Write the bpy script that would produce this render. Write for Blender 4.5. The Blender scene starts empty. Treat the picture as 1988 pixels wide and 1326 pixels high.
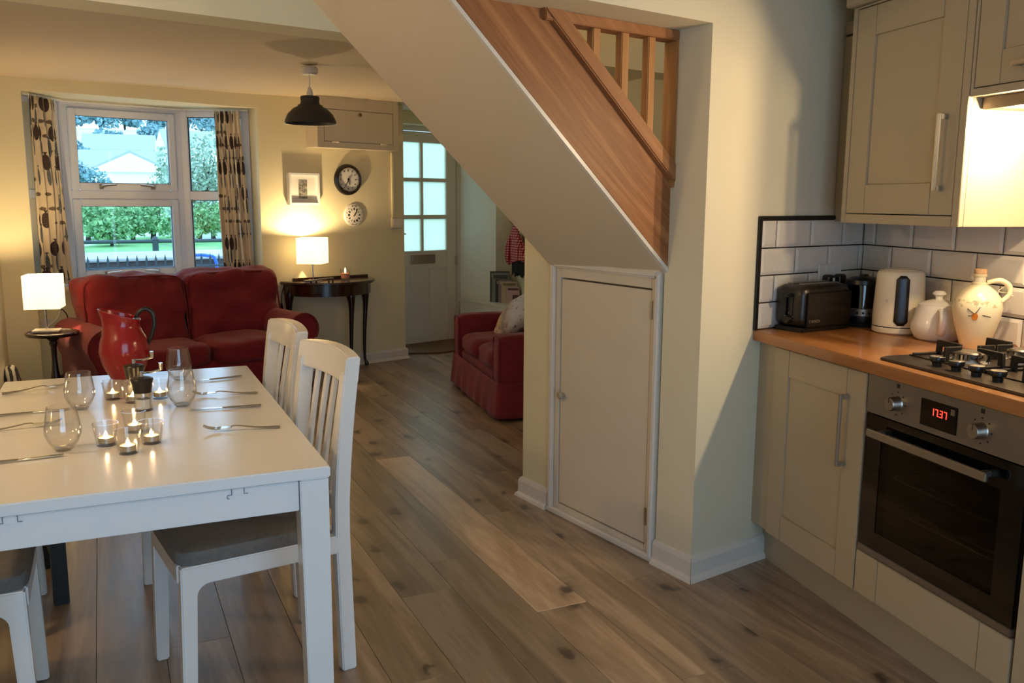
import bpy, bmesh, math, random
from mathutils import Vector, Matrix, noise
random.seed(7)
PI = math.pi
SC = bpy.context.scene
COL = SC.collection

# ------------------------------------------------------------------ camera, world, light, exposure
cam_d = bpy.data.cameras.new('camera')
cam = bpy.data.objects.new('camera', cam_d); COL.objects.link(cam)
cam_d.sensor_width = 36.0
cam_d.lens = 36.0 * 1700 / 1988
cam_d.clip_start = 0.05; cam_d.clip_end = 1000
R_ = Vector((0.90585, -0.42351, 0.00689)).normalized()
F_ = Vector((0.41826, 0.89461, -0.15733)).normalized()
D_ = F_.cross(R_).normalized(); R_ = D_.cross(F_).normalized()
U_ = -D_
cam.matrix_world = Matrix(((R_.x, U_.x, -F_.x, 0), (R_.y, U_.y, -F_.y, 0), (R_.z, U_.z, -F_.z, 1.385), (0, 0, 0, 1)))
SC.camera = cam

W_ = bpy.data.worlds.new('overcast_dusk'); SC.world = W_; W_.use_nodes = True
wn = W_.node_tree; wn.nodes.clear()
wo = wn.nodes.new('ShaderNodeOutputWorld'); wb = wn.nodes.new('ShaderNodeBackground')
wtc = wn.nodes.new('ShaderNodeTexCoord'); wns = wn.nodes.new('ShaderNodeTexNoise'); wcr = wn.nodes.new('ShaderNodeValToRGB')
wns.inputs['Scale'].default_value = 3.0; wns.inputs['Detail'].default_value = 5
wcr.color_ramp.elements[0].position = 0.35; wcr.color_ramp.elements[0].color = (0.36, 0.61, 1.0, 1)
wcr.color_ramp.elements[1].position = 0.65; wcr.color_ramp.elements[1].color = (0.52, 0.78, 1.0, 1)
wn.links.new(wtc.outputs['Generated'], wns.inputs['Vector']); wn.links.new(wns.outputs['Fac'], wcr.inputs['Fac'])
wn.links.new(wcr.outputs['Color'], wb.inputs['Color']); wn.links.new(wb.outputs[0], wo.inputs[0])
wb.inputs['Strength'].default_value = 4.3

def portal(name, loc, rot, sx, sy):
    l = bpy.data.lights.new(name, 'AREA'); l.shape = 'RECTANGLE'; l.size = sx; l.size_y = sy
    l.cycles.is_portal = True
    o = bpy.data.objects.new(name, l); COL.objects.link(o); o.location = loc; o.rotation_euler = rot
    return o
portal('daylight_portal_bay', (0.22, 7.40, 1.42), (math.radians(-90), 0, math.radians(16.6)), 1.7, 1.4)
portal('daylight_portal_garden', (0.25, -1.14, 1.1), (math.radians(90), 0, 0), 2.1, 2.1)

def lamp(name, loc, power, color, radius):
    l = bpy.data.lights.new(name, 'POINT'); l.energy = power; l.color = color; l.shadow_soft_size = radius
    o = bpy.data.objects.new(name, l); COL.objects.link(o); o.location = loc
    return o
WARM = (1.0, 0.72, 0.38)
lamp('dining_wall_bulb', (-0.95, 2.50, 1.92), 27, (1.0, 0.69, 0.38), 0.08)
lamp('landing_bulb', (1.0, 2.74, 2.80), 14, (1.0, 0.76, 0.46), 0.06)

vs = SC.view_settings
SC.display_settings.display_device = 'sRGB'
vs.view_transform = 'Standard'; vs.look = 'None'; vs.gamma = 1.0; vs.use_curve_mapping = False
vs.exposure = 0.0
SC.cycles.use_denoising = True
SC.cycles.max_bounces = 10; SC.cycles.transparent_max_bounces = 24
SC.cycles.diffuse_bounces = 5; SC.cycles.transmission_bounces = 10; SC.cycles.glossy_bounces = 5
SC.cycles.sample_clamp_indirect = 4.0
SC.cycles.caustics_reflective = False; SC.cycles.caustics_refractive = True

# ------------------------------------------------------------------ helpers
def lin(c):
    if isinstance(c, str):
        c = c.lstrip('#'); c = [int(c[i:i+2], 16) / 255 for i in (0, 2, 4)]
    return tuple(((v / 12.92) if v <= 0.04045 else ((v + 0.055) / 1.055) ** 2.4) for v in c) + (1.0,)

class N:
    """small node-tree writer"""
    def __init__(s, name):
        s.m = bpy.data.materials.new(name); s.m.use_nodes = True
        s.t = s.m.node_tree; s.t.nodes.clear()
        s.out = s.n('OutputMaterial')
    def n(s, t, **kw):
        x = s.t.nodes.new('ShaderNode' + t)
        for k, v in kw.items(): setattr(x, k, v)
        return x
    def l(s, a, b): s.t.links.new(a, b)
    def math(s, op, a, b=None, c=None):
        x = s.n('Math', operation=op)
        for i, v in enumerate((a, b, c)):
            if v is None: continue
            if isinstance(v, (int, float)): x.inputs[i].default_value = v
            else: s.l(v, x.inputs[i])
        return x.outputs[0]
    def ramp(s, fac, stops):
        x = s.n('ValToRGB'); e = x.color_ramp.elements
        while len(e) < len(stops): e.new(0.5)
        for i, (p, c) in enumerate(stops): e[i].position = p; e[i].color = c if len(c) == 4 else tuple(c) + (1,)
        s.l(fac, x.inputs[0]); return x.outputs[0]
    def mix(s, fac, a, b, mode='MIX'):
        x = s.n('Mix', data_type='RGBA', blend_type=mode)
        for i, v in ((0, fac), (6, a), (7, b)):
            if isinstance(v, (int, float)): x.inputs[i].default_value = v
            elif isinstance(v, tuple): x.inputs[i].default_value = v
            else: s.l(v, x.inputs[i])
        return x.outputs[2]
    def noise(s, vec, scale, detail=3, rough=0.5, dist=0.0):
        x = s.n('TexNoise'); x.inputs['Scale'].default_value = scale; x.inputs['Detail'].default_value = detail
        x.inputs['Roughness'].default_value = rough; x.inputs['Distortion'].default_value = dist
        if vec is not None: s.l(vec, x.inputs['Vector'])
        return x.outputs['Fac']
    def coord(s, which='Object', scale=(1, 1, 1), rot=(0, 0, 0), loc=(0, 0, 0), add=None):
        tc = s.n('TexCoord'); mp = s.n('Mapping')
        mp.inputs['Scale'].default_value = scale; mp.inputs['Location'].default_value = loc
        v = tc.outputs[which]
        if add is not None:
            a = s.n('VectorMath', operation='ADD'); s.l(v, a.inputs[0]); s.l(add, a.inputs[1]); v = a.outputs[0]
        if any(rot):
            m2 = s.n('Mapping'); m2.inputs['Rotation'].default_value = rot; s.l(v, m2.inputs['Vector']); v = m2.outputs[0]
        s.l(v, mp.inputs['Vector']); return mp.outputs[0]
    def bsdf(s, color, rough=0.5, metal=0.0, bump=None, bstr=0.2, bdist=0.01, spec=None, coat=0.0, emit=None, estr=0.0, sheen=0.0, trans=0.0):
        b = s.n('BsdfPrincipled')
        for k, v in (('Base Color', color), ('Roughness', rough), ('Metallic', metal)):
            if isinstance(v, (int, float, tuple)): b.inputs[k].default_value = v
            else: s.l(v, b.inputs[k])
        if spec is not None: b.inputs['Specular IOR Level'].default_value = spec
        if coat: b.inputs['Coat Weight'].default_value = coat; b.inputs['Coat Roughness'].default_value = 0.08
        if sheen: b.inputs['Sheen Weight'].default_value = sheen
        if trans: b.inputs['Transmission Weight'].default_value = trans
        if emit is not None: b.inputs['Emission Color'].default_value = emit; b.inputs['Emission Strength'].default_value = estr
        if bump is not None:
            bp = s.n('Bump'); bp.inputs['Strength'].default_value = bstr; bp.inputs['Distance'].default_value = bdist
            s.l(bump, bp.inputs['Height']); s.l(bp.outputs[0], b.inputs['Normal'])
        s.l(b.outputs[0], s.out.inputs[0]); return b

def plain(name, c, rough=0.5, metal=0.0, var=0.06, scale=6.0, bumps=0.0, bscale=60.0, **kw):
    """procedural: base colour with soft noise variation and optional fine relief"""
    k = N(name); co = k.coord()
    f = k.noise(co, scale, 3)
    c = lin(c)
    lo = tuple(max(0, v * (1 - var)) for v in c[:3]) + (1,); hi = tuple(min(1, v * (1 + var)) for v in c[:3]) + (1,)
    col = k.ramp(f, [(0.3, lo), (0.7, hi)])
    b = k.noise(co, bscale, 2) if bumps else None
    k.bsdf(col, rough, metal, bump=b, bstr=bumps, bdist=0.004, **kw)
    return k.m

def wood(name, dark, light, axis='y', rough=0.45, scale=1.0, rot=(0, 0, 0), rings=0.5, coat=0.0, contrast=1.0):
    """long grain along one object axis"""
    k = N(name); st = {'x': (0.35, 5, 5), 'y': (5, 0.35, 5), 'z': (5, 5, 0.35)}[axis]
    oi = k.n('ObjectInfo'); r = k.math('MULTIPLY', oi.outputs['Random'], 37.0)
    cb = k.n('CombineXYZ'); [k.l(r, cb.inputs[i]) for i in range(3)]
    co = k.coord(scale=tuple(v * scale for v in st), rot=rot, add=cb.outputs[0])
    big = k.noise(co, 1.2, 4, 0.55, 0.8)
    w = k.math('MULTIPLY', big, 14.0 * rings + 0.01); w = k.math('SINE', w); w = k.math('MULTIPLY_ADD', w, 0.5, 0.5)
    fine = k.noise(co, 14.0, 3, 0.6)
    g = k.math('ADD', k.math('MULTIPLY', w, 0.55 * contrast), k.math('MULTIPLY', fine, 0.45)); g = k.math('ADD', g, 0.22 * (1 - contrast))
    col = k.ramp(g, [(0.15, lin(dark)), (0.75, lin(light))])
    k.bsdf(col, rough, 0, bump=fine, bstr=0.12, bdist=0.002, coat=coat)
    return k.m

class B:
    def __init__(s): s.bm = bmesh.new()
    def box(s, x0, y0, z0, x1, y1, z1):
        if x0 > x1: x0, x1 = x1, x0
        if y0 > y1: y0, y1 = y1, y0
        if z0 > z1: z0, z1 = z1, z0
        v = [s.bm.verts.new(p) for p in ((x0, y0, z0), (x1, y0, z0), (x1, y1, z0), (x0, y1, z0), (x0, y0, z1), (x1, y0, z1), (x1, y1, z1), (x0, y1, z1))]
        for f in ((3, 2, 1, 0), (4, 5, 6, 7), (0, 1, 5, 4), (1, 2, 6, 5), (2, 3, 7, 6), (3, 0, 4, 7)): s.bm.faces.new([v[i] for i in f])
        return s
    def prism(s, pts, plane, a, b):
        """pts in 'xy','xz','yz'; extruded along the remaining axis from a to b"""
        def P(p, q): return {'xy': (p[0], p[1], q), 'xz': (p[0], q, p[1]), 'yz': (q, p[0], p[1])}[plane]
        v0 = [s.bm.verts.new(P(p, a)) for p in pts]; v1 = [s.bm.verts.new(P(p, b)) for p in pts]
        n = len(pts); s.bm.faces.new(v0); s.bm.faces.new(v1[::-1])
        for i in range(n): s.bm.faces.new((v0[i], v1[i], v1[(i + 1) % n], v0[(i + 1) % n]))
        return s
    def lathe(s, prof, n=24, c=(0, 0, 0), a0=0.0):
        rings = []
        for r, z in prof:
            if r < 1e-6: rings.append([s.bm.verts.new((c[0], c[1], c[2] + z))])
            else: rings.append([s.bm.verts.new((c[0] + r * math.cos(a0 + 2 * PI * i / n), c[1] + r * math.sin(a0 + 2 * PI * i / n), c[2] + z)) for i in range(n)])
        for A, Bb in zip(rings, rings[1:]):
            for i in range(n):
                j = (i + 1) % n
                if len(A) == 1 and len(Bb) == 1: continue
                if len(A) == 1: s.bm.faces.new((A[0], Bb[j], Bb[i]))
                elif len(Bb) == 1: s.bm.faces.new((A[i], A[j], Bb[0]))
                else: s.bm.faces.new((A[i], A[j], Bb[j], Bb[i]))
        return s
    def tube(s, pts, r, n=8, cap=True, flat=None, sm=True):
        pts = [Vector(p) for p in pts]; rings = []; up = None
        if sm and 4 <= len(pts) <= 14:
            rl = list(r) if isinstance(r, (list, tuple)) else [r] * len(pts); Q = []; RR = []; k = 5
            for i in range(len(pts) - 1):
                p0, p1, p2, p3 = pts[max(i - 1, 0)], pts[i], pts[i + 1], pts[min(i + 2, len(pts) - 1)]
                for j in range(k):
                    t = j / k; Q.append(0.5 * (2 * p1 + (p2 - p0) * t + (2 * p0 - 5 * p1 + 4 * p2 - p3) * t * t + (3 * p1 - p0 - 3 * p2 + p3) * t ** 3)); RR.append(rl[i] * (1 - t) + rl[i + 1] * t)
            Q.append(pts[-1]); RR.append(rl[-1]); pts = Q; r = RR
        m = len(pts)
        for i, p in enumerate(pts):
            t = (pts[min(i + 1, m - 1)] - pts[max(i - 1, 0)]).normalized()
            if up is None:
                up = Vector((0, 0, 1)) if abs(t.z) < 0.9 else Vector((1, 0, 0))
            a = t.cross(up)
            if a.length < 1e-5: a = t.cross(Vector((0, 1, 0)))
            a.normalize(); b = a.cross(t).normalized(); up = b
            rr = r[i] if isinstance(r, (list, tuple)) else r
            ra, rb = (rr, rr) if flat is None else (rr, rr * flat)
            rings.append([s.bm.verts.new(p + a * ra * math.cos(2 * PI * k / n) + b * rb * math.sin(2 * PI * k / n)) for k in range(n)])
        for A, Bb in zip(rings, rings[1:]):
            for k in range(n): s.bm.faces.new((A[k], A[(k + 1) % n], Bb[(k + 1) % n], Bb[k]))
        if cap: s.bm.faces.new(rings[0][::-1]); s.bm.faces.new(rings[-1])
        return s
    def grid(s, nu, nv, f, closed_u=False):
        V = [[s.bm.verts.new(f(i / (nu if closed_u else nu - 1), j / (nv - 1))) for j in range(nv)] for i in range(nu)]
        for i in range(nu if closed_u else nu - 1):
            for j in range(nv - 1):
                k = (i + 1) % nu; s.bm.faces.new((V[i][j], V[k][j], V[k][j + 1], V[i][j + 1]))
        return s
    def cushion(s, x0, y0, z0, x1, y1, z1, n=14, p=4.0, wr=0.0, seed=0, ws=6.0, puff=0.0):
        """rounded soft block (superellipsoid-like) with wrinkles"""
        c = Vector(((x0 + x1) / 2, (y0 + y1) / 2, (z0 + z1) / 2)); h = Vector(((x1 - x0) / 2, (y1 - y0) / 2, (z1 - z0) / 2))
        t = bmesh.new(); bmesh.ops.create_cube(t, size=2); bmesh.ops.subdivide_edges(t, edges=t.edges[:], cuts=n, use_grid_fill=True)
        vm = {}
        for v in t.verts:
            d = v.co; m = (abs(d.x) ** p + abs(d.y) ** p + abs(d.z) ** p) ** (1 / p)
            q = d / m
            w = 1 + puff * (1 - max(abs(q.x), 0) ** 2) * (1 - max(abs(q.z), 0) ** 2) if puff else 1
            P = Vector((c.x + q.x * h.x, c.y + q.y * h.y * w, c.z + q.z * h.z))
            if wr:
                k = noise.noise(Vector((P.x * ws + seed, P.y * ws, P.z * ws * 1.6))) + 0.5 * noise.noise(Vector((P.x * ws * 2.3, P.y * ws * 2.3 + seed, P.z * ws * 3)))
                P += Vector((q.x / h.x, q.y / h.y, q.z / h.z)).normalized() * k * wr
            vm[v] = s.bm.verts.new(P)
        for f in t.faces: s.bm.faces.new([vm[v] for v in f.verts])
        t.free(); return s
    def xf(s, M):
        bmesh.ops.transform(s.bm, matrix=M, verts=s.bm.verts[:]); return s
    def ob(s, name, mat, parent=None, loc=(0, 0, 0), rot=(0, 0, 0), bevel=0.0, seg=2, smooth=35, uv=None):
        bmesh.ops.recalc_face_normals(s.bm, faces=s.bm.faces[:])
        if bevel:
            ed = [e for e in s.bm.edges if len(e.link_faces) == 2 and e.calc_face_angle(0) > 0.6]
            bmesh.ops.bevel(s.bm, geom=ed, offset=bevel, segments=seg, affect='EDGES', clamp_overlap=True)
        me = bpy.data.meshes.new(name)
        s.bm.to_mesh(me); s.bm.free()
        me.materials.append(mat)
        if smooth:
            me.shade_smooth(); me.set_sharp_from_angle(angle=math.radians(smooth))
        o = bpy.data.objects.new(name, me); COL.objects.link(o)
        o.location = loc; o.rotation_euler = rot
        if parent is not None: o.parent = parent
        return o

def thing(name, label, cat, loc=(0, 0, 0), rotz=0.0, group=None):
    o = bpy.data.objects.new(name, None); COL.objects.link(o); o.empty_display_size = 0.05
    o.location = loc; o.rotation_euler = (0, 0, rotz); o['label'] = label; o['category'] = cat
    if group: o['group'] = group
    return o
def tag(o, label, cat, group=None):
    o['label'] = label; o['category'] = cat
    if group: o['group'] = group
    return o
def struct(o): o['kind'] = 'structure'; return o
def dup(root, loc=None, rotz=None, label=None, group=None):
    r = root.copy(); COL.objects.link(r)
    if loc is not None: r.location = loc
    if rotz is not None: r.rotation_euler = (0, 0, rotz)
    if label: r['label'] = label
    if group: r['group'] = group
    for ch in list(root.children):
        c = ch.copy(); COL.objects.link(c); c.parent = r
        for g in list(ch.children):
            d = g.copy(); COL.objects.link(d); d.parent = c
    return r

class Fr:
    """a plan frame: origin and turn about z; y always points away from the viewer (into the wall)"""
    def __init__(s, o, th): s.o = Vector(o); s.th = th
    def __call__(s, x, y, z=0.0):
        c, n = math.cos(s.th), math.sin(s.th)
        return (s.o.x + c * x - n * y, s.o.y + n * x + c * y, s.o.z + z)
FW = Fr((2.409, 7.395, 0), math.radians(16.61))     # far wall, x along the wall (0 = its right end)
FK = Fr((2.857, 2.686, 0), math.radians(-99.66))    # kitchen wall, x out of the corner towards the viewer
FS = Fr((1.911, 2.507, 0), math.radians(98.11))     # stairs wall; here y points into the room
FE = Fr((1.911, 2.507, 0), math.radians(10.72))     # tiled end wall
FN = Fr((1.886, 2.690, 0), math.radians(10.72))     # plane of the stair string

# ------------------------------------------------------------------ materials
M = {}
M['wall'] = plain('cream_emulsion', '#dcd4b8', 0.75, var=0.02, scale=1.5, bumps=0.05, bscale=120)
M['wall_yellow'] = plain('yellow_cream_emulsion', '#e2d7b2', 0.75, var=0.03, scale=1.2, bumps=0.06, bscale=90)
M['ceiling'] = plain('ceiling_emulsion', '#d6c6ab', 0.8, var=0.02, scale=1.5, bumps=0.05, bscale=100)
M['white_gloss'] = plain('white_gloss_paint', '#dcd5c9', 0.32, var=0.02, scale=3)
M['white_matt'] = plain('white_matt_paint', '#e2ded6', 0.6, var=0.02, scale=3)
M['door_paint'] = plain('off_white_eggshell', '#d9cdb8', 0.4, var=0.025, scale=4, bumps=0.03, bscale=150)
M['upvc'] = plain('white_plastic_frame', '#dfe1ec', 0.35, var=0.015, scale=4)
M['furn_white'] = plain('white_lacquered_wood', '#e4e4e2', 0.2, var=0.015, scale=5)
M['cab'] = plain('stone_painted_cabinet', '#ab9c81', 0.42, var=0.02, scale=4)
M['plinth'] = plain('stone_plinth', '#a2977f', 0.5, var=0.03, scale=4)
M['steel'] = plain('brushed_steel', '#b9b3a8', 0.3, 1.0, var=0.06, scale=8)
M['chrome'] = plain('polished_chrome', '#d6d4d0', 0.12, 1.0, var=0.02)
M['oven_steel'] = plain('oven_steel', '#8f867a', 0.38, 0.85, var=0.05, scale=5)
M['black_glass'] = plain('black_glass', '#060606', 0.07, var=0.0)
M['black_plastic'] = plain('black_plastic', '#121110', 0.38, var=0.1, scale=20)
M['black_satin'] = plain('black_satin_panel', '#17130f', 0.33, var=0.08, scale=8)
M['iron'] = plain('cast_iron', '#15120f', 0.6, 0.2, var=0.2, scale=40, bumps=0.2, bscale=200)
M['lampshade_metal'] = plain('dark_grey_metal_shade', '#3b3833', 0.55, 0.2, var=0.05)
M['grout'] = plain('dark_grout', '#231a12', 0.9, var=0.15, scale=30)
M['tile'] = plain('glazed_white_tile', '#d9d2c6', 0.12, var=0.03, scale=9)
M['cream_gloss'] = plain('cream_gloss_plastic', '#e6d9be', 0.16, var=0.02)
M['ceramic'] = plain('white_ceramic', '#ebe3d5', 0.14, var=0.02)
M['red_enamel'] = plain('red_enamel', '#8c0d15', 0.2, var=0.08, scale=3, coat=0.25)
M['dark_wood'] = wood('dark_mahogany', '#160b07', '#38190e', 'x', 0.22, 1.0, coat=0.4)
M['dark_wood_z'] = wood('dark_mahogany_upright', '#160b07', '#32170d', 'z', 0.25, 1.0, coat=0.3)
M['black_wood'] = wood('black_stained_wood', '#0b0a0a', '#1a1817', 'z', 0.5, 1.0)
M['grey_pad'] = plain('grey_seat_fabric', '#6d6a66', 0.9, var=0.12, scale=70, bumps=0.3, bscale=400)
M['stair_wood'] = wood('oregon_pine_string', '#7c4b26', '#ab7447', 'x', 0.5, 1.7, rot=(0, math.radians(-41.6), 0), rings=1.6, contrast=0.8)
M['rail_wood'] = wood('oregon_pine_rail', '#8f5d36', '#b98456', 'x', 0.5, 1.6, rot=(0, math.radians(-41.6), 0), rings=0.6)
M['rail_wood_z'] = wood('oregon_pine_baluster', '#a5733f', '#cf9c68', 'z', 0.5, 1.6, rings=0.6)
M['worktop'] = wood('oak_strip_worktop', '#875224', '#b8824e', 'x', 0.3, 1.3, rings=0.5, coat=0.2)
M['coir'] = plain('brown_coir', '#6d5233', 0.95, var=0.3, scale=60, bumps=0.6, bscale=220)
M['black_cloth'] = plain('black_cloth', '#15171c', 0.9, var=0.3, scale=12)
M['bulb'] = None
def emis(name, c, s):
    k = N(name); e = k.n('Emission'); e.inputs[0].default_value = lin(c) if isinstance(c, str) else c + (1,); e.inputs[1].default_value = s
    k.l(e.outputs[0], k.out.inputs[0]); return k.m
def _flame():
    k = N('candle_flame'); e = k.n('Emission'); e.inputs[0].default_value = (1.0, 0.66, 0.28, 1); e.inputs[1].default_value = 16.0
    t = k.n('BsdfTransparent'); a = k.n('AddShader'); k.l(e.outputs[0], a.inputs[0]); k.l(t.outputs[0], a.inputs[1]); k.l(a.outputs[0], k.out.inputs[0]); return k.m
M['flame'] = _flame()
M['red_led'] = emis('red_led_digit', (1.0, 0.05, 0.03), 3.0)
M['hood_lamp'] = emis('hood_lamp_lens', (1.0, 0.82, 0.55), 25.0)

def make_glass(name, tint=(1, 1, 1), refl=1.0, rough=0.0, edge=0.0):
    k = N(name); lw = k.n('LayerWeight'); lw.inputs[0].default_value = 0.5
    fr_ = k.math('MULTIPLY_ADD', k.math('POWER', lw.outputs['Facing'], 3.0), 0.55, 0.04)
    t = k.n('BsdfTransparent')
    k.l(k.mix(k.math('MULTIPLY', k.math('POWER', lw.outputs['Facing'], 3.0), edge), tint + (1,), tuple(v * 0.35 for v in tint) + (1,)), t.inputs[0])
    g = k.n('BsdfGlossy'); g.inputs['Roughness'].default_value = rough; g.inputs[0].default_value = (1, 1, 1, 1)
    m = k.n('MixShader'); k.l(k.math('MULTIPLY', fr_, refl), m.inputs[0]); k.l(t.outputs[0], m.inputs[1]); k.l(g.outputs[0], m.inputs[2])
    k.l(m.outputs[0], k.out.inputs[0]); return k.m
M['glass'] = make_glass('clear_window_glass', (0.93, 0.97, 0.97), 0.6)
M['tumbler'] = make_glass('thin_clear_glass', (0.975, 0.972, 0.965), 1.1, 0.02, 0.55)
M['oven_glass'] = make_glass('tinted_oven_glass', (0.45, 0.42, 0.36), 0.4)
def _frost():
    k = N('obscured_glass'); co = k.coord(scale=(1, 1, 1)); f = k.noise(co, 45, 3)
    r = k.n('BsdfRefraction'); r.inputs['Roughness'].default_value = 0.32; r.inputs['IOR'].default_value = 1.12; r.inputs[0].default_value = (0.78, 0.80, 0.68, 1)
    bp = k.n('Bump'); bp.inputs['Strength'].default_value = 0.3; bp.inputs['Distance'].default_value = 0.004; k.l(f, bp.inputs['Height']); k.l(bp.outputs[0], r.inputs['Normal'])
    d = k.n('BsdfTranslucent'); d.inputs[0].default_value = (0.78, 0.80, 0.66, 1)
    m = k.n('MixShader'); m.inputs[0].default_value = 0.65; k.l(r.outputs[0], m.inputs[1]); k.l(d.outputs[0], m.inputs[2])
    k.l(m.outputs[0], k.out.inputs[0]); return k.m
M['frost'] = _frost()
def _shade():
    k = N('white_fabric_lampshade'); co = k.coord(); f = k.noise(co, 260, 2)
    c = k.ramp(f, [(0.3, (0.80, 0.74, 0.62, 1)), (0.7, (0.90, 0.84, 0.72, 1))])
    d = k.n('BsdfDiffuse'); t = k.n('BsdfTranslucent'); k.l(c, d.inputs[0]); k.l(c, t.inputs[0])
    m = k.n('MixShader'); m.inputs[0].default_value = 0.6; k.l(d.outputs[0], m.inputs[1]); k.l(t.outputs[0], m.inputs[2])
    e = k.n('Emission'); e.inputs[0].default_value = (1.0, 0.80, 0.45, 1); e.inputs[1].default_value = 0.9
    a = k.n('AddShader'); k.l(m.outputs[0], a.inputs[0]); k.l(e.outputs[0], a.inputs[1])
    k.l(a.outputs[0], k.out.inputs[0]); return k.m
M['shade'] = _shade()
def _plank():
    k = N('oak_floor_plank'); oi = k.n('ObjectInfo'); rn = oi.outputs['Random']
    r = k.math('MULTIPLY', rn, 91.0); cb = k.n('CombineXYZ'); [k.l(r, cb.inputs[i]) for i in range(3)]
    co = k.coord(scale=(6, 0.5, 6), add=cb.outputs[0])
    big = k.noise(co, 1.0, 4, 0.55, 1.0); w = k.math('MULTIPLY_ADD', k.math('SINE', k.math('MULTIPLY', big, 18.0)), 0.5, 0.5)
    fine = k.noise(k.coord(scale=(26, 2.2, 26), add=cb.outputs[0]), 2.0, 4, 0.6)
    g = k.math('ADD', k.math('MULTIPLY', w, 0.34), k.math('MULTIPLY', fine, 0.70))
    col = k.ramp(g, [(0.22, lin('#7b6a58')), (0.5, lin('#97836e')), (0.80, lin('#b3a18d'))])
    tint = oi.outputs['Color']
    col = k.mix(1.0, col, tint, 'MULTIPLY')
    # knots
    kc = k.coord(scale=(4.0, 2.7, 1), add=cb.outputs[0])
    v = k.n('TexVoronoi', voronoi_dimensions='2D'); v.inputs['Scale'].default_value = 1.0; v.inputs['Randomness'].default_value = 1.0
    nz = k.n('TexNoise'); nz.inputs['Scale'].default_value = 5.0; k.l(kc, nz.inputs['Vector'])
    ad = k.n('VectorMath', operation='MULTIPLY_ADD'); k.l(nz.outputs['Color'], ad.inputs[0]); ad.inputs[1].default_value = (0.3, 0.3, 0.0); k.l(kc, ad.inputs[2])
    k.l(ad.outputs[0], v.inputs['Vector'])
    sep = k.n('SeparateColor'); k.l(v.outputs['Color'], sep.inputs[0])
    has = k.math('GREATER_THAN', sep.outputs[0], 0.58); size = k.math('MULTIPLY_ADD', sep.outputs[1], 0.12, 0.06)
    kn = k.math('SUBTRACT', 1.0, k.math('DIVIDE', v.outputs['Distance'], size)); kn = k.math('MAXIMUM', kn, 0.0); kn = k.math('MULTIPLY', k.math('MULTIPLY', k.math('MINIMUM', k.math('MULTIPLY', kn, 1.8), 1.0), has), 0.85)
    col = k.mix(kn, col, lin('#2c2018'))
    halo = k.math('MAXIMUM', k.math('SUBTRACT', 1.0, k.math('DIVIDE', v.outputs['Distance'], k.math('MULTIPLY', size, 2.6))), 0.0)
    col = k.mix(k.math('MULTIPLY', k.math('MULTIPLY', halo, has), 0.45), col, lin('#4a3b2e'))
    k.bsdf(col, k.math('MULTIPLY_ADD', fine, 0.16, 0.27), 0, spec=0.9, bump=g, bstr=0.07, bdist=0.002)
    return k.m
M['plank'] = _plank()
def _red(name, c1, c2):
    k = N(name); co = k.coord(); f = k.noise(co, 5, 4); t = k.noise(co, 500, 1)
    col = k.ramp(f, [(0.3, lin(c1)), (0.7, lin(c2))])
    k.bsdf(col, 0.85, 0, bump=k.math('ADD', k.noise(co, 14, 4), k.math('MULTIPLY', t, 0.25)), bstr=0.25, bdist=0.012, sheen=0.12); return k.m
M['red_fabric'] = _red('red_cotton_cover', '#6c0b15', '#83111b')
M['red_piping'] = plain('red_piping', '#720d17', 0.8)
M['maroon_fabric'] = _red('maroon_cotton_cover', '#69131d', '#7c1b26')
def _fish():
    k = N('fish_print_curtain'); uv = k.n('UVMap'); sp = k.n('SeparateXYZ'); k.l(uv.outputs[0], sp.inputs[0])
    def layer(sx, sy, offx, offy, w, h, tail):
        u = k.math('MULTIPLY_ADD', sp.outputs[0], sx, offx); v = k.math('MULTIPLY_ADD', sp.outputs[1], sy, offy)
        row = k.math('FLOOR', v); u = k.math('ADD', u, k.math('MULTIPLY', row, 0.37))
        x = k.math('SUBTRACT', k.math('FRACT', u), 0.5); y = k.math('SUBTRACT', k.math('FRACT', v), 0.5)
        e = k.math('ADD', k.math('POWER', k.math('ABSOLUTE', k.math('DIVIDE', x, w)), 2.0), k.math('POWER', k.math('ABSOLUTE', k.math('DIVIDE', y, h)), 2.0))
        body = k.math('LESS_THAN', e, 1.0)
        ty = k.math('SUBTRACT', y, h * 0.85)
        tl = k.math('MULTIPLY', k.math('LESS_THAN', k.math('ABSOLUTE', x), k.math('MULTIPLY', ty, tail)), k.math('LESS_THAN', ty, h * 0.45))
        return k.math('MAXIMUM', body, tl), k.math('SINE', k.math('ADD', k.math('MULTIPLY', k.math('FLOOR', u), 12.9), k.math('MULTIPLY', row, 7.3)))
    a, ra = layer(7.0, 5.2, 0.1, 0.2, 0.30, 0.27, 1.1)
    b, rb = layer(9.0, 5.2, 0.6, 0.70, 0.15, 0.30, 1.0)
    c, rc = layer(9.0, 10.4, 0.2, 0.1, 0.33, 0.13, 0.7)
    base = k.ramp(k.noise(k.coord('UV'), 8, 3), [(0.3, lin('#cdbb9d')), (0.7, lin('#d9c8aa'))])
    nz = k.noise(k.coord('UV'), 120, 2)
    fa = k.ramp(nz, [(0.35, lin('#261b16')), (0.65, lin('#54433a'))]); fb = k.ramp(nz, [(0.35, lin('#3c4249')), (0.65, lin('#75797a'))])
    col = k.mix(k.math('MULTIPLY', c, k.math('GREATER_THAN', rc, 0.2)), base, lin('#6b5a48'))
    col = k.mix(k.math('MULTIPLY', b, k.math('GREATER_THAN', rb, -0.6)), col, fb); col = k.mix(k.math('MULTIPLY', a, k.math('GREATER_THAN', ra, -0.3)), col, fa)
    d = k.bsdf(col, 0.9); return k.m
M['fish'] = _fish()
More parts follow.
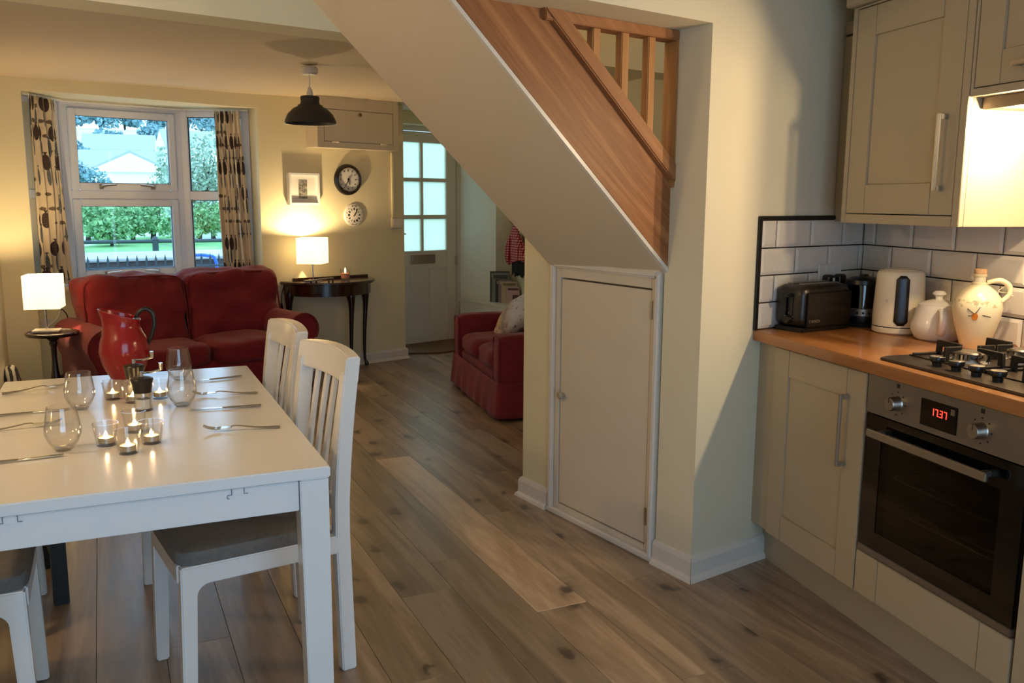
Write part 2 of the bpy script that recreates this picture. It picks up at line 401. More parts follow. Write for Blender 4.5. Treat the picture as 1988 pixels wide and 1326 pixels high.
def _gingham():
    k = N('red_gingham'); co = k.coord(scale=(1, 1, 1)); sp = k.n('SeparateXYZ'); k.l(co, sp.inputs[0])
    def st(s): return k.math('LESS_THAN', k.math('FRACT', k.math('MULTIPLY', s, 42.0)), 0.5)
    q = k.math('MULTIPLY', k.math('ADD', st(sp.outputs[1]), st(sp.outputs[2])), 0.5)
    k.bsdf(k.ramp(q, [(0.0, lin('#d6a9ab')), (0.5, lin('#a8333f')), (1.0, lin('#7d0f1e'))]), 0.85); return k.m
M['gingham'] = _gingham()
def _zebra():
    k = N('black_white_stripe_fabric'); co = k.coord(scale=(1, 1, 1)); w = k.n('TexWave'); w.inputs['Scale'].default_value = 9; w.inputs['Distortion'].default_value = 4; k.l(co, w.inputs['Vector'])
    k.bsdf(k.ramp(w.outputs['Fac'], [(0.45, lin('#2a2724')), (0.55, lin('#b9b2a6'))]), 0.9); return k.m
M['zebra'] = _zebra()
def _sketch():
    k = N('printed_seaside_cushion'); co = k.coord(); f = k.noise(co, 7, 4, 0.6, 1.0); sp = k.n('SeparateXYZ'); k.l(co, sp.inputs[0])
    z = k.math('ADD', k.math('MULTIPLY_ADD', sp.outputs[2], 3.0, 0.5), k.math('MULTIPLY', f, 0.5))
    base = k.ramp(z, [(0.38, lin('#c9ae90')), (0.55, lin('#8d8580')), (0.7, lin('#b9b3ad')), (0.85, lin('#c3cbd6'))])
    dots = k.noise(co, 26, 2); col = k.mix(k.math('MULTIPLY', k.math('GREATER_THAN', dots, 0.66), 0.8), base, lin('#9c5a52'))
    col = k.mix(k.math('MULTIPLY', k.math('LESS_THAN', dots, 0.33), 0.8), col, lin('#5b6d92')); k.bsdf(col, 0.9); return k.m
M['sketch'] = _sketch()
def leafy(name, c1, c2):
    k = N(name); oi = k.n('ObjectInfo'); co = k.coord(); f = k.noise(co, 3, 3)
    k.bsdf(k.ramp(f, [(0.3, lin(c1)), (0.7, lin(c2))]), 0.9); return k.m
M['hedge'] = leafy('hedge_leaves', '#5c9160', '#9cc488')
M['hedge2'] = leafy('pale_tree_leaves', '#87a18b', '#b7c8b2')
M['bluetree'] = leafy('haze_paled_tree_leaves', '#668b93', '#8db0b4')  # leaf colour lightened, distance haze and overexposure painted in
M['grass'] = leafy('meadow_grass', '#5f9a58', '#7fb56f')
M['field'] = leafy('haze_paled_hill_field', '#b3c9b9', '#c6d6c6')  # pale colour carries the haze and overexposure of the far hill
M['stone'] = plain('grey_stone', '#3a3634', 0.9, var=0.35, scale=9)
M['coping'] = plain('pale_concrete', '#a9aba8', 0.9, var=0.05)
M['railing'] = plain('dark_painted_railing', '#2b3a40', 0.6, var=0.1)
M['blue_rail'] = plain('blue_painted_steel', '#2a62c8', 0.4)
M['render_white'] = plain('white_render', '#efefec', 0.9, var=0.03)
M['roof_pale'] = plain('pale_slate_roof', '#a2a9ac', 0.9, var=0.06)

# ------------------------------------------------------------------ structure
# floor: a dark base board under individual planks
fl = B().box(-1.75, -1.25, -0.05, 4.1, 8.4, -0.012).ob('floor', M['grout'], smooth=0); struct(fl)
PW = 0.195; X0 = 0.690
joints = {1: [2.803], 3: [2.51, 4.465, 6.3, 0.62], 5: [2.606], 4: [5.33, 3.45]}
meshes = {}
def plank(x, y0, y1, w):
    L = round(y1 - y0, 3); key = (L, round(w, 3))
    if key not in meshes:
        b = B(); g = 0.0006; t = 0.0007
        a, c_, e_, f_ = g, w - g, g, L - g
        v = [b.bm.verts.new(p) for p in ((a, e_, -0.012), (c_, e_, -0.012), (c_, f_, -0.012), (a, f_, -0.012), (a, e_, -t), (c_, e_, -t), (c_, f_, -t), (a, f_, -t),
             (a + t, e_ + t, 0), (c_ - t, e_ + t, 0), (c_ - t, f_ - t, 0), (a + t, f_ - t, 0))]
        for q in ((0, 1, 5, 4), (1, 2, 6, 5), (2, 3, 7, 6), (3, 0, 4, 7), (4, 5, 9, 8), (5, 6, 10, 9), (6, 7, 11, 10), (7, 4, 8, 11), (8, 9, 10, 11)): b.bm.faces.new([v[i] for i in q])
        o = b.ob('plank', M['plank'], fl, (x, y0, 0), smooth=0); meshes[key] = o.data; o.color = plank_tint(x, y0); return
    o = bpy.data.objects.new('plank', meshes[key]); COL.objects.link(o); o.location = (x, y0, 0); o.parent = fl; o.color = plank_tint(x, y0)
rp = random.Random(3)
TINTS = [(0.70, 0.68, 0.66, 1), (0.84, 0.81, 0.78, 1), (0.95, 0.92, 0.88, 1), (0.78, 0.77, 0.77, 1), (0.90, 0.84, 0.77, 1), (1.06, 1.02, 0.97, 1)]
def plank_tint(x, y):
    if abs(x - (X0 + 3 * PW)) < 0.01 and abs(y - 2.51) < 0.01: return (1.55, 1.5, 1.44, 1)   # the pale plank by the small door
    return rp.choice(TINTS)
for i in range(-12, 17):
    x = X0 + i * PW; js = joints.get(i)
    if js is None: js = [rp.uniform(0.2, 2.0) + 1.95 * k for k in range(4)]
    js = sorted(js)
    while js[0] > -1.25: js.insert(0, js[0] - rp.choice((1.95, 1.5, 1.2)))
    while js[-1] < 8.4: js.append(js[-1] + rp.choice((1.95, 1.95, 1.4)))
    js[0] = max(js[0], -1.25); js[-1] = min(js[-1], 8.4)
    for a, b_ in zip(js, js[1:]):
        if b_ - a > 0.05: plank(x, a, b_, PW)

def inF(bd, F): return bd.xf(Matrix.Translation(F.o) @ Matrix.Rotation(F.th, 4, 'Z'))
WH = 2.40
# far wall with the bay opening down to the floor
b = B()
b.box(-3.22, 0, 0, -2.94, 0.60, WH); b.box(-2.94, 0, 2.075, -1.335, 0.60, WH); b.box(-1.335, 0, 0, 0, 0.62, WH)
b.box(0, 0.40, 2.09, 1.06, 0.62, WH); 
w_far = struct(inF(b, FW).ob('wall_far', M['wall_yellow'], smooth=0))
b = B(); b.box(-2.94, 0.10, 0, -1.335, 0.60, 0.765); struct(inF(b, FW).ob('wall_bay', M['wall_yellow'], smooth=0))
# door reveal, wall by the ledge and right wall
b = B(); b.prism([(1.055, 0.62), (1.055, 0.565), (1.18, 0.145), (1.40, 0.150), (1.47, 0.30), (1.47, 0.62)], 'xy', 0, WH)
struct(inF(b, FW).ob('wall_door_side', plain('daylit_reveal_emulsion', '#ecebe2', 0.75, var=0.02), smooth=0))  # yellow wall whitened here: the daylight beside the door is in its colour
b = B(); b.prism([(3.705, 7.95), (3.02, 2.86), (3.12, 2.84), (3.95, 7.95)], 'xy', 0, WH); struct(b.ob('wall_right', M['wall'], smooth=0))
b = B(); b.prism([(-0.595, 6.60), (-0.595, 4.3), (-1.75, 4.3), (-1.75, -1.2), (-1.9, -1.2), (-1.9, 6.60)], 'xy', 0, WH); struct(b.ob('wall_left', M['wall'], smooth=0))
# kitchen wall, tiled end wall, garden wall behind the viewer
b = B(); b.box(0, 0, 0, 4.15, 0.15, WH); struct(inF(b, FK).ob('wall_kitchen', M['wall'], smooth=0))
b = B(); b.prism([(0, 0), (0.963, 0), (1.10, 0.19), (0.005, 0.19)], 'xy', 0, WH)
w_stub = struct(inF(b, FE).ob('wall_end', M['wall'], smooth=0))
b = B(); b.box(-1.9, -1.2, 0, -0.80, -1.05, WH); b.box(1.30, -1.2, 0, 2.22, -1.05, WH); b.box(-0.80, -1.2, 2.15, 1.30, -1.05, WH); struct(b.ob('wall_garden', M['wall'], smooth=0))
g2 = struct(bpy.data.objects.new('window_2', None)); COL.objects.link(g2); g2.location = (0.25, -1.12, 0)
fb = B(); fb.box(-1.05, -0.03, 0, -0.98, 0.03, 2.15); fb.box(0.98, -0.03, 0, 1.05, 0.03, 2.15); fb.box(-0.04, -0.03, 0.06, 0.04, 0.03, 2.08); fb.box(-0.98, -0.03, 0, 0.98, 0.03, 0.06); fb.box(-0.98, -0.03, 2.08, 0.98, 0.03, 2.15)
fb.ob('frame', M['upvc'], g2, smooth=0)
# header over the stair opening, and the beam across the room
b = B(); b.box(-1.16, 0, 1.985, 0.0, 0.19, WH); struct(inF(b, FE).ob('trim_1', M['wall'], smooth=0))
FB = Fr((0.857, 3.218, 0), math.radians(10.72))
b = B(); b.box(-2.75, 0, 1.978, 2.15, 0.165, WH); struct(inF(b, FB).ob('trim_2', M['wall_yellow'], smooth=0))
# ceilings: the living room one is uneven old plaster
b = B()
def cg(u, v):
    t = -5.3 + 6.9 * u; d = -0.75 + (3.274 + 0.506 * (t + 5.416) / 4.873 - 0.08 + 0.75) * v
    x, y, _ = FW(t, -d + 0.0)
    z = 2.146 + 0.053 * (t + 3.1) / 3.1 + 0.012 * noise.noise(Vector((t * 1.7, d * 1.3, 0.3)))
    return (x, y, z)
b.grid(32, 32, cg); cl = struct(b.ob('ceiling', M['ceiling'], smooth=60))
b = B(); b.prism([(-1.9, -1.2), (2.6, -1.2), (2.95, 2.70), (0.62, 2.28), (0.62, 3.18), (-1.9, 2.72)], 'xy', 2.33, 2.38); struct(b.ob('ceiling', M['ceiling'], smooth=0))

# skirtings: stepped profile
SK = [(0, 0), (-0.030, 0), (-0.026, 0.012), (-0.016, 0.022), (-0.016, 0.075), (-0.010, 0.090), (0, 0.096)]
def skirt(name, F, x0, x1, y=0.0, flip=1, ex=(0, 0)):
    b = B(); v0 = [b.bm.verts.new((x0 + ex[0] * -p[0] , y + flip * p[0], p[1])) for p in SK]; v1 = [b.bm.verts.new((x1 + ex[1] * -p[0], y + flip * p[0], p[1])) for p in SK]
    n = len(SK); b.bm.faces.new(v0); b.bm.faces.new(v1[::-1])
    for i in range(n): b.bm.faces.new((v0[i], v1[i], v1[(i + 1) % n], v0[(i + 1) % n]))
    return struct(inF(b, F).ob(name, M['white_gloss'], smooth=0))
skirt('baseboard_far', FW, -1.335, 0.0, 0, 1, (0, 1))
skirt('baseboard_end', FE, 0.0, 0.50, 0, 1, (-1, 0))
skirt('baseboard_stairs', FS, 0.0, 0.195, 0, -1, (-1, 0))
skirt('baseboard_stairs', FS, 0.905, 1.122, 0, -1, (0, 1))

# stairs wall and the cupboard door under the stairs
b = B(); b.box(0.896, -0.20, 0, 1.122, 0, 2.4); b.box(0.16, -0.60, 0, 0.9, -0.10, 1.05); struct(inF(b, FS).ob('wall_stairs', M['wall_yellow'], smooth=0))
d2 = struct(bpy.data.objects.new('door_2', None)); COL.objects.link(d2); d2.location = FS.o; d2.rotation_euler = (0, 0, FS.th)
b = B()
for (x0, x1, z0, z1) in ((0.201, 0.256, 0.0, 1.14), (0.838, 0.896, 0.0, 1.14), (0.256, 0.838, 1.066, 1.14), (0.256, 0.838, 0.0, 0.05)):
    b.box(x0, -0.12, z0, x1, 0.004, z1)
b.ob('frame', M['door_paint'], d2, bevel=0.003)
b = B()   # architrave moulding, proud of the frame
for pts in ([(0.201, 0.0), (0.226, 0.0), (0.226, 1.108), (0.201, 1.14)], [(0.896, 0.0), (0.866, 0.0), (0.866, 1.108), (0.896, 1.14)], [(0.201, 1.14), (0.896, 1.14), (0.866, 1.108), (0.226, 1.108)]):
    b.prism(pts, 'xz', 0.0, 0.022)
b.box(0.196, 0.0, 0.0, 0.90, 0.024, 0.028)
b.ob('architrave', M['white_gloss'], d2, bevel=0.007, seg=3)
dp = B().box(0.259, -0.06, 0.055, 0.832, 0.0, 1.058).ob('door_panel', M['door_paint'], d2, bevel=0.0025)
kb = B().lathe([(0.0, 0.034), (0.012, 0.033), (0.018, 0.026), (0.018, 0.020), (0.009, 0.012), (0.008, 0), (0, 0)], 20)
kb.ob('knob', plain('worn_beige_knob', '#a89a82', 0.4), d2, (0.803, 0.0, 0.552), (-PI / 2, 0, 0))
for z in (0.985, 0.17):
    B().tube([(0.252, 0.004, z - 0.035), (0.252, 0.004, z + 0.035)], 0.006, 8).ob('hinge', M['steel'], d2)

# ------------------------------------------------------------------ staircase
st = thing('staircase', 'pine-sided staircase climbing left above the small cupboard door', 'staircase', FN.o, FN.th)
SL = 0.887
def zs(x): return 1.14 - SL * x
b = B(); b.prism([(0.03, zs(0.03) - 0.015), (-1.40, zs(-1.40)), (-1.40, zs(-1.40) + 0.05), (0.03, zs(0.03) + 0.035)], 'xz', 0.002, 0.711)
b.ob('soffit', M['ceiling'], st, smooth=0)
b = B(); b.prism([(0.012, zs(0.012) - 0.012), (-1.40, zs(-1.40) - 0.004), (-1.40, zs(-1.40) + 0.012), (0.012, zs(0.012) + 0.006)], 'xz', -0.012, 0.002)
b.ob('soffit_trim', M['white_gloss'], st, smooth=0)
b = B(); b.prism([(0.004, zs(0.004) + 0.008), (0.012, 1.45), (-0.62, 2.00), (-1.40, 2.70), (-1.40, zs(-1.40) + 0.012)], 'xz', -0.010, 0.030)
b.ob('string_board', M['stair_wood'], st, bevel=0.002)
bal = B().prism([(-0.628, 2.003), (0.045, 1.413), (0.045, 1.484), (-0.545, 1.996)], 'xz', -0.034, 0.040).ob('balustrade_rail', M['rail_wood'], st, bevel=0.004)
B().box(-0.60, -0.030, 1.950, 0.045, 0.036, 1.984).ob('top_rail', M['rail_wood'], st, bevel=0.003)
B().box(-0.016, -0.030, 1.44, 0.045, 0.036, 1.952).ob('newel_post', M['rail_wood_z'], st, bevel=0.004)
for xc in (-0.375, -0.2465, -0.121):
    z0 = 1.948 - 0.869 * (xc + 0.496) - 0.03
    B().box(xc - 0.017, -0.014, z0, xc + 0.017, 0.020, 1.955).ob('baluster', M['rail_wood_z'], st, bevel=0.003)
for i in range(7):
    x = -0.05 - 0.19 * i
    B().box(x - 0.21, 0.04, zs(x - 0.21) + 0.055, x, 0.69, zs(x - 0.21) + 0.08).ob('tread', M['rail_wood'], st, smooth=0)
# stair well seen through the balusters
b = B(); b.box(-1.9, 0.71, 2.40, 1.1, 0.87, 3.3); b.box(-1.9, -0.19, 2.40, 1.1, 0.0, 3.3); b.box(-1.9, 0.0, 2.40, -1.42, 0.71, 3.3); b.box(1.0, 0.0, 2.40, 1.1, 0.71, 3.3)
struct(inF(b, FN).ob('wall_stairwell', M['wall_yellow'], smooth=0))
b = B(); b.box(-1.9, -0.2, 3.3, 1.1, 0.88, 3.35); struct(inF(b, FN).ob('ceiling', M['ceiling'], smooth=0))

# ------------------------------------------------------------------ bay window
w1 = struct(bpy.data.objects.new('window_1', None)); COL.objects.link(w1); w1.location = FW.o; w1.rotation_euler = (0, 0, FW.th)
def quadframe(b, x0, x1, z0, z1, w, y0, y1):
    b.box(x0, y0, z0, x0 + w, y1, z1); b.box(x1 - w, y0, z0, x1, y1, z1); b.box(x0 + w, y0, z0, x1 - w, y1, z0 + w); b.box(x0 + w, y0, z1 - w, x1 - w, y1, z1)
Z0, Z1 = 0.790, 2.058
fr = B(); Y = 0.45
fr.box(-2.615, Y, Z0, -2.555, Y + .06, Z1); fr.box(-1.80, Y, Z0, -1.745, Y + .06, Z1); fr.box(-2.555, Y, 1.385, -1.80, Y + .06, 1.45); fr.box(-2.555, Y, 2.025, -1.80, Y + .06, Z1); fr.box(-2.64, Y - 0.004, Z1 - 0.01, -1.72, Y + .10, 2.08); fr.box(-2.555, Y, Z0, -1.80, Y + .06, 0.815)
fr.ob('frame', M['upvc'], w1, bevel=0.005)
for (z0, z1) in ((1.450, 2.025), (0.815, 1.385)):
    b = B(); quadframe(b, -2.555, -1.80, z0, z1, 0.052, Y - 0.018, Y + 0.03); s_ = b.ob('sash', M['upvc'], w1, bevel=0.006)
    b = B(); quadframe(b, -2.506, -1.849, z0 + 0.049, z1 - 0.049, 0.006, Y - 0.006, Y + 0.012); b.ob('gasket', M['black_plastic'], s_, smooth=0)
    B().box(-2.502, Y + 0.008, z0 + 0.05, -1.853, Y + 0.012, z1 - 0.05).ob('pane', M['glass'], s_, smooth=0)
    for xx, sg in ((-2.36, 1), (-1.99, -1)):
        b = B(); b.box(xx - 0.013, Y - 0.030, z0 + 0.008, xx + 0.013, Y - 0.018, z0 + 0.040); b.tube([(xx, Y - 0.04, z0 + 0.028), (xx + sg * 0.03, Y - 0.048, z0 + 0.034), (xx + sg * 0.10, Y - 0.046, z0 + 0.040)], [0.009, 0.008, 0.006], 8)
        b.ob('handle', M['steel'], s_)
# canted side lights
for sg, p0, p1 in ((1, (-1.745, 0.45), (-1.345, 0.13)), (-1, (-2.615, 0.45), (-2.935, 0.13))):
    dx, dy = p1[0] - p0[0], p1[1] - p0[1]; L = math.hypot(dx, dy); a = math.atan2(dy, dx)
    if sg < 0: a -= 0
    e = bpy.data.objects.new('side_light', None); COL.objects.link(e); e.parent = w1; e.location = (p0[0], p0[1], 0); e.rotation_euler = (0, 0, a)
    q = sg * 1.0
    b = B(); y0, y1 = (0.0, 0.06 * q)
    b.box(-0.02, y0, Z0, 0.045, y1, Z1); b.box(L - 0.06, y0, Z0, L, y1, Z1); b.box(0.045, y0, Z0, L - 0.06, y1, Z0 + 0.04); b.box(0.045, y0, 1.385, L - 0.06, y1, 1.45); b.box(0.045, y0, Z1 - 0.045, L - 0.06, y1, Z1); b.box(-0.02, y0, Z1, L, y1, 2.08)
    if sg < 0: B().box(L - 0.24, y0 - 0.004, Z0, L - 0.002, y1 + 0.004, Z1).ob('wall_return', M['wall'], e, smooth=0)
    b.ob('side_frame', M['upvc'], e, bevel=0.004)
    for z0, z1 in ((Z0 + 0.04, 1.385), (1.45, Z1 - 0.045)):
        B().box(0.045, 0.028 * q, z0, L - 0.06, 0.032 * q, z1).ob('pane', M['glass'], e, smooth=0)
        g = B(); g.box(0.045, 0.020 * q, z0, 0.053, 0.03 * q, z1); g.box(0.053, 0.020 * q, z0, L - 0.06, 0.03 * q, z0 + 0.006); g.box(0.053, 0.020 * q, z1 - 0.006, L - 0.06, 0.03 * q, z1)
        g.ob('gasket', M['black_plastic'], e, smooth=0)
B().prism([(-2.94, 0.03), (-1.335, 0.03), (-1.335, 0.16), (-1.74, 0.50), (-2.62, 0.50), (-2.94, 0.16)], 'xy', 0.762, 0.792).ob('sill', M['white_gloss'], w1, bevel=0.005)
B().prism([(-2.94, 0.42), (-2.62, 0.42), (-2.94, 0.12)], 'xy', 2.058, 2.075).ob('head_trim', M['upvc'], w1, smooth=0)
# curtain track
tr = B().tube([(-2.90, 0.10, 2.062), (-2.88, 0.125, 2.062), (-2.62, 0.36, 2.062), (-2.55, 0.395, 2.062), (-1.80, 0.395, 2.062), (-1.72, 0.36, 2.062), (-1.40, 0.115, 2.062), (-1.385, 0.09, 2.062)], 0.007, 8).ob('curtain_track', M['white_matt'], None, FW.o, (0, 0, FW.th))
tag(tr, 'slim white curtain track bent around the head of the bay window', 'curtain track')

def curtain(top0, top1, bot0, bot1, folds, amp, label, seed):
    b = B(); nu = 90; nv = 24; uvs = {}
    L = 0.85
    def f(u, v):
        p = Vector(top0).lerp(Vector(top1), u); q = Vector(bot0).lerp(Vector(bot1), u)
        P = p.lerp(q, v); dr = (Vector(top1) - Vector(top0)); nrm = Vector((-dr.y, dr.x, 0)).normalized()
        ph = 2 * PI * folds * u + 0.6 * math.sin(3 * u + seed)
        k = amp * (0.55 + 0.45 * v) * (math.sin(ph) + 0.35 * math.sin(2.3 * ph + seed + v * 1.5)) + 0.012 * noise.noise(Vector((u * 4, v * 3, seed)))
        P = P - nrm * k; P.x += 0.006 * math.sin(v * 4 + u * 9 + seed)
        return P
    V = [[b.bm.verts.new(f(i / (nu - 1), j / (nv - 1))) for j in range(nv)] for i in range(nu)]
    uvl = b.bm.loops.layers.uv.new('UVMap')
    for i in range(nu - 1):
        for j in range(nv - 1):
            fc = b.bm.faces.new((V[i][j], V[i + 1][j], V[i + 1][j + 1], V[i][j + 1]))
            for lp, (a, c) in zip(fc.loops, ((i, j), (i + 1, j), (i + 1, j + 1), (i, j + 1))): lp[uvl].uv = (a / (nu - 1) * L + seed * 0.3, (1 - c / (nv - 1)) * 1.25)
    t = thing('curtain', label, 'curtain', FW(*[(Vector(top0) + Vector(top1))[i] / 2 for i in (0, 1)], 0.0), FW.th, 'fish print curtains')
    o = b.ob('drape', M['fish'], t, smooth=80)
    c = (Vector(top0) + Vector(top1)) / 2
    o.location = (-c.x, -c.y, 0)
    sol = o.modifiers.new('thick', 'SOLIDIFY'); sol.thickness = 0.003
    for i in range(0, nu, 12):
        P = f(i / (nu - 1), 0); hb = B(); hb.tube([P + Vector((0, 0, -0.02)), P + Vector((0, 0, 0.012))], 0.003, 6)
        hb.ob('hook', M['white_matt'], t, (-c.x, -c.y, 0))
curtain((-2.885, 0.095, 2.05), (-2.685, 0.265, 2.05), (-2.885, 0.085, 0.80), (-2.655, 0.250, 0.80), 4.2, 0.020, 'fish print curtain hanging at the left side of the bay window', 1)
curtain((-1.575, 0.235, 2.05), (-1.425, 0.100, 2.05), (-1.545, 0.230, 0.80), (-1.375, 0.075, 0.80), 4.6, 0.020, 'fish print curtain hanging at the right side of the bay window', 2)

# ------------------------------------------------------------------ front door
d1 = struct(bpy.data.objects.new('door_1', None)); COL.objects.link(d1); d1.location = FW(0, 0.565); d1.rotation_euler = (0, 0, FW.th)
zr = [(1.606, 1.94), (1.256, 1.572), (0.911, 1.217)]; xc = [(0.315, 0.588), (0.620, 0.895)]
b = B(); T0, T1 = 0.0, 0.044
for x0, x1, z0, z1 in ((0.19, 0.315, 0.001, 2.04), (0.895, 1.02, 0.001, 2.04), (0.315, 0.895, 1.94, 2.04), (0.315, 0.895, 1.572, 1.606), (0.315, 0.895, 1.217, 1.256), (0.315, 0.895, 0.735, 0.911), (0.315, 0.895, 0.001, 0.205),
                       (0.588, 0.620, 0.911, 1.217), (0.588, 0.620, 1.256, 1.572), (0.588, 0.620, 1.606, 1.94), (0.462, 0.545, 0.205, 0.735), (0.688, 0.775, 0.205, 0.735)):
    b.box(x0, T0, z0, x1, T1, z1)
b.ob('door_leaf', M['white_gloss'], d1, bevel=0.004)
for x0, x1 in ((0.315, 0.462), (0.545, 0.688), (0.775, 0.895)):
    B().box(x0, 0.014, 0.205, x1, 0.034, 0.735).ob('panel', M['white_gloss'], d1, smooth=0)
for x0, x1 in xc:
    for z0, z1 in zr:
        B().box(x0, 0.018, z0, x1, 0.024, z1).ob('pane', M['frost'], d1, smooth=0)
b = B(); b.box(0.455, -0.010, 0.786, 0.750, 0.002, 0.872); lb = b.ob('letterbox', M['steel'], d1, bevel=0.004)
B().box(0.472, -0.016, 0.800, 0.733, -0.008, 0.858).ob('flap', M['steel'], lb, bevel=0.003)
b = B(); b.tube([(0.25, -0.002, 1.085), (0.25, -0.045, 1.085)], 0.010, 10); b.tube([(0.25, -0.045, 1.085), (0.30, -0.050, 1.087), (0.375, -0.046, 1.078)], [0.010, 0.009, 0.007], 10); b.box(0.228, -0.008, 1.02, 0.272, 0.002, 1.15)
b.ob('handle', M['chrome'], d1)
for z in (1.86, 0.80):
    B().box(1.005, -0.012, z - 0.045, 1.030, 0.004, z + 0.045).ob('hinge', M['steel'], d1, bevel=0.003)
b = B(); b.box(1.022, -0.015, 0, 1.062, 0.05, 2.09); b.box(0.14, -0.015, 2.045, 1.022, 0.05, 2.09); b.box(0.12, -0.015, 0, 0.188, 0.05, 2.09); b.ob('door_frame', M['white_gloss'], d1, bevel=0.004)
tr3 = struct(B().box(0.05, -0.10, 2.092, 1.055, -0.02, 2.115).ob('trim_3', M['white_matt'], None, FW(0, 0.565), (0, 0, FW.th)))

mt = B().prism([(0.10, 0.14), (0.36, -0.02), (0.97, -0.02), (0.97, 0.54), (0.08, 0.54)], 'xy', 0.0, 0.016).ob('door_mat', M['coir'], None, FW(0, 0), (0, 0, FW.th), bevel=0.004)
tag(mt, 'brown coir door mat on the floor at the white front door', 'door mat')

# ------------------------------------------------------------------ things on the far wall
mc = thing('meter_cupboard', 'white boxed meter cupboard mounted high on the wall beside the front door', 'cupboard', FW(-0.56, 0, 1.80), FW.th)
b = B(); b.box(-0.37, -0.18, 0, 0.375, -0.002, 0.40); b.ob('body', M['door_paint'], mc, bevel=0.002)
b = B(); b.box(-0.378, -0.20, -0.004, -0.32, -0.18, 0.40); b.box(0.325, -0.20, -0.004, 0.378, -0.18, 0.40); b.box(-0.32, -0.20, -0.004, 0.325, -0.18, 0.043); b.box(-0.32, -0.20, 0.294, 0.325, -0.18, 0.40); b.ob('front_frame', M['door_paint'], mc, bevel=0.002)
b = B(); b.box(-0.316, -0.198, 0.047, 0.321, -0.18, 0.290); dr = b.ob('door', M['door_paint'], mc, bevel=0.002)
B().lathe([(0, 0.03), (0.012, 0.029), (0.016, 0.020), (0.008, 0.010), (0.008, 0), (0, 0)], 16).ob('knob', plain('brown_knob', '#6b5238', 0.4), dr, (0.0, -0.198, 0.262), (PI / 2, 0, 0))
for x in (-0.22, 0.23): B().tube([(x - 0.03, -0.203, 0.044), (x + 0.03, -0.203, 0.044)], 0.006, 8).ob('hinge', M['door_paint'], mc)
b = B(); b.box(-0.135, -0.022, 1.24, -0.115, -0.001, 1.795); tk = b.ob('cable_trunking', M['wall_yellow'], None, FW.o, (0, 0, FW.th), bevel=0.002); tag(tk, 'slim cream cable trunking running down below the meter cupboard', 'trunking')
sw = thing('wall_box', 'small cream switch box at the bottom of the trunking', 'switch', FW(-0.085, 0, 1.20), FW.th)
B().box(-0.06, -0.034, -0.045, 0.05, -0.001, 0.045).ob('back_box', M['wall'], sw, bevel=0.004); B().box(-0.058, -0.042, -0.043, 0.048, -0.034, 0.043).ob('face_plate', M['white_gloss'], sw, bevel=0.004)

pf = thing('picture_frame', 'deep white box frame with a small dark print above the console lamp', 'picture', FW(-0.975, 0, 1.476), FW.th)
b = B(); quadframe(b, -0.135, 0.135, -0.125, 0.125, 0.018, -0.045, -0.001); b.ob('frame', M['furn_white'], pf, bevel=0.002)
B().box(-0.117, -0.016, -0.107, 0.117, -0.012, 0.107).ob('mount', M['white_matt'], pf, smooth=0)
k = N('small_dark_print'); f = k.noise(k.coord(), 45, 3, 0.6); k.bsdf(k.ramp(f, [(0.35, lin('#4d4d47')), (0.55, lin('#8a877c')), (0.7, lin('#bcb7a6'))]), 0.6)
B().box(-0.040, -0.019, -0.075, 0.034, -0.0165, 0.068).ob('print', k.m, pf, smooth=0)

ck = thing('wall_clock', 'round wall clock with a wide black rim and white face', 'clock', FW(-0.565, 0, 1.557), FW.th)
RX = (PI / 2, 0, 0)
B().lathe([(0.093, 0.0), (0.122, 0.0), (0.127, 0.012), (0.122, 0.030), (0.108, 0.038), (0.096, 0.030), (0.093, 0.018), (0.093, 0)], 48).ob('rim', M['black_satin'], ck, rot=RX)
B().lathe([(0.0965, 0.024), (0.0975, 0.033), (0.092, 0.035), (0.090, 0.024)], 48).ob('bezel', M['chrome'], ck, rot=RX)
fc = B().lathe([(0, 0.021), (0.094, 0.021), (0.094, 0.0), (0, 0.0)], 40).ob('face', M['white_matt'], ck, rot=RX)
for i in range(12):
    q = B(); q.box(-0.003, -0.0235, 0.066 if i % 3 == 0 else 0.070, 0.003, -0.021, 0.080); q.xf(Matrix.Rotation(-i * PI / 6, 4, 'Y')); q.ob('hour_mark', M['black_plastic'], ck, smooth=0)
def hand(a, L, w, par, y=-0.027, tail=0.012):
    q = B(); q.prism([(-w, -tail), (w, -tail), (w * 0.6, L), (-w * 0.6, L)], 'xz', y, y + 0.002); q.xf(Matrix.Rotation(a, 4, 'Y')); q.ob('hand', M['black_plastic'], par, smooth=0)
hand(math.radians(163), 0.045, 0.005, ck); hand(math.radians(211), 0.066, 0.0035, ck, -0.030)
B().lathe([(0, 0.034), (0.007, 0.033), (0.007, 0.02)], 14).ob('boss', M['black_plastic'], ck, rot=RX)
tc = thing('tide_clock', 'small white ceramic dial with dark numerals under the black-rimmed clock', 'clock', FW(-0.513, 0, 1.268), FW.th)
B().lathe([(0, 0.018), (0.080, 0.018), (0.090, 0.014), (0.093, 0.006), (0.090, 0), (0, 0)], 40).ob('face', M['ceramic'], tc, rot=RX)
b = B()
def addbox(b, M4, *bx):
    q = B(); q.box(*bx); q.xf(M4); tm = bpy.data.meshes.new('t'); q.bm.to_mesh(tm); b.bm.from_mesh(tm); bpy.data.meshes.remove(tm); q.bm.free()
for i in range(12):
    R4 = Matrix.Rotation(-i * PI / 6, 4, 'Y'); n = (2, 1, 2, 3, 2, 1, 2, 3, 2, 2, 1, 2)[i]
    for j in range(n): addbox(b, R4, (j - (n - 1) / 2) * 0.006 - 0.0022, -0.0195, 0.042, (j - (n - 1) / 2) * 0.006 + 0.0022, -0.018, 0.060)
    addbox(b, Matrix.Rotation(-(i + 0.5) * PI / 6, 4, 'Y'), -0.0035, -0.0195, 0.070, 0.0035, -0.018, 0.075)
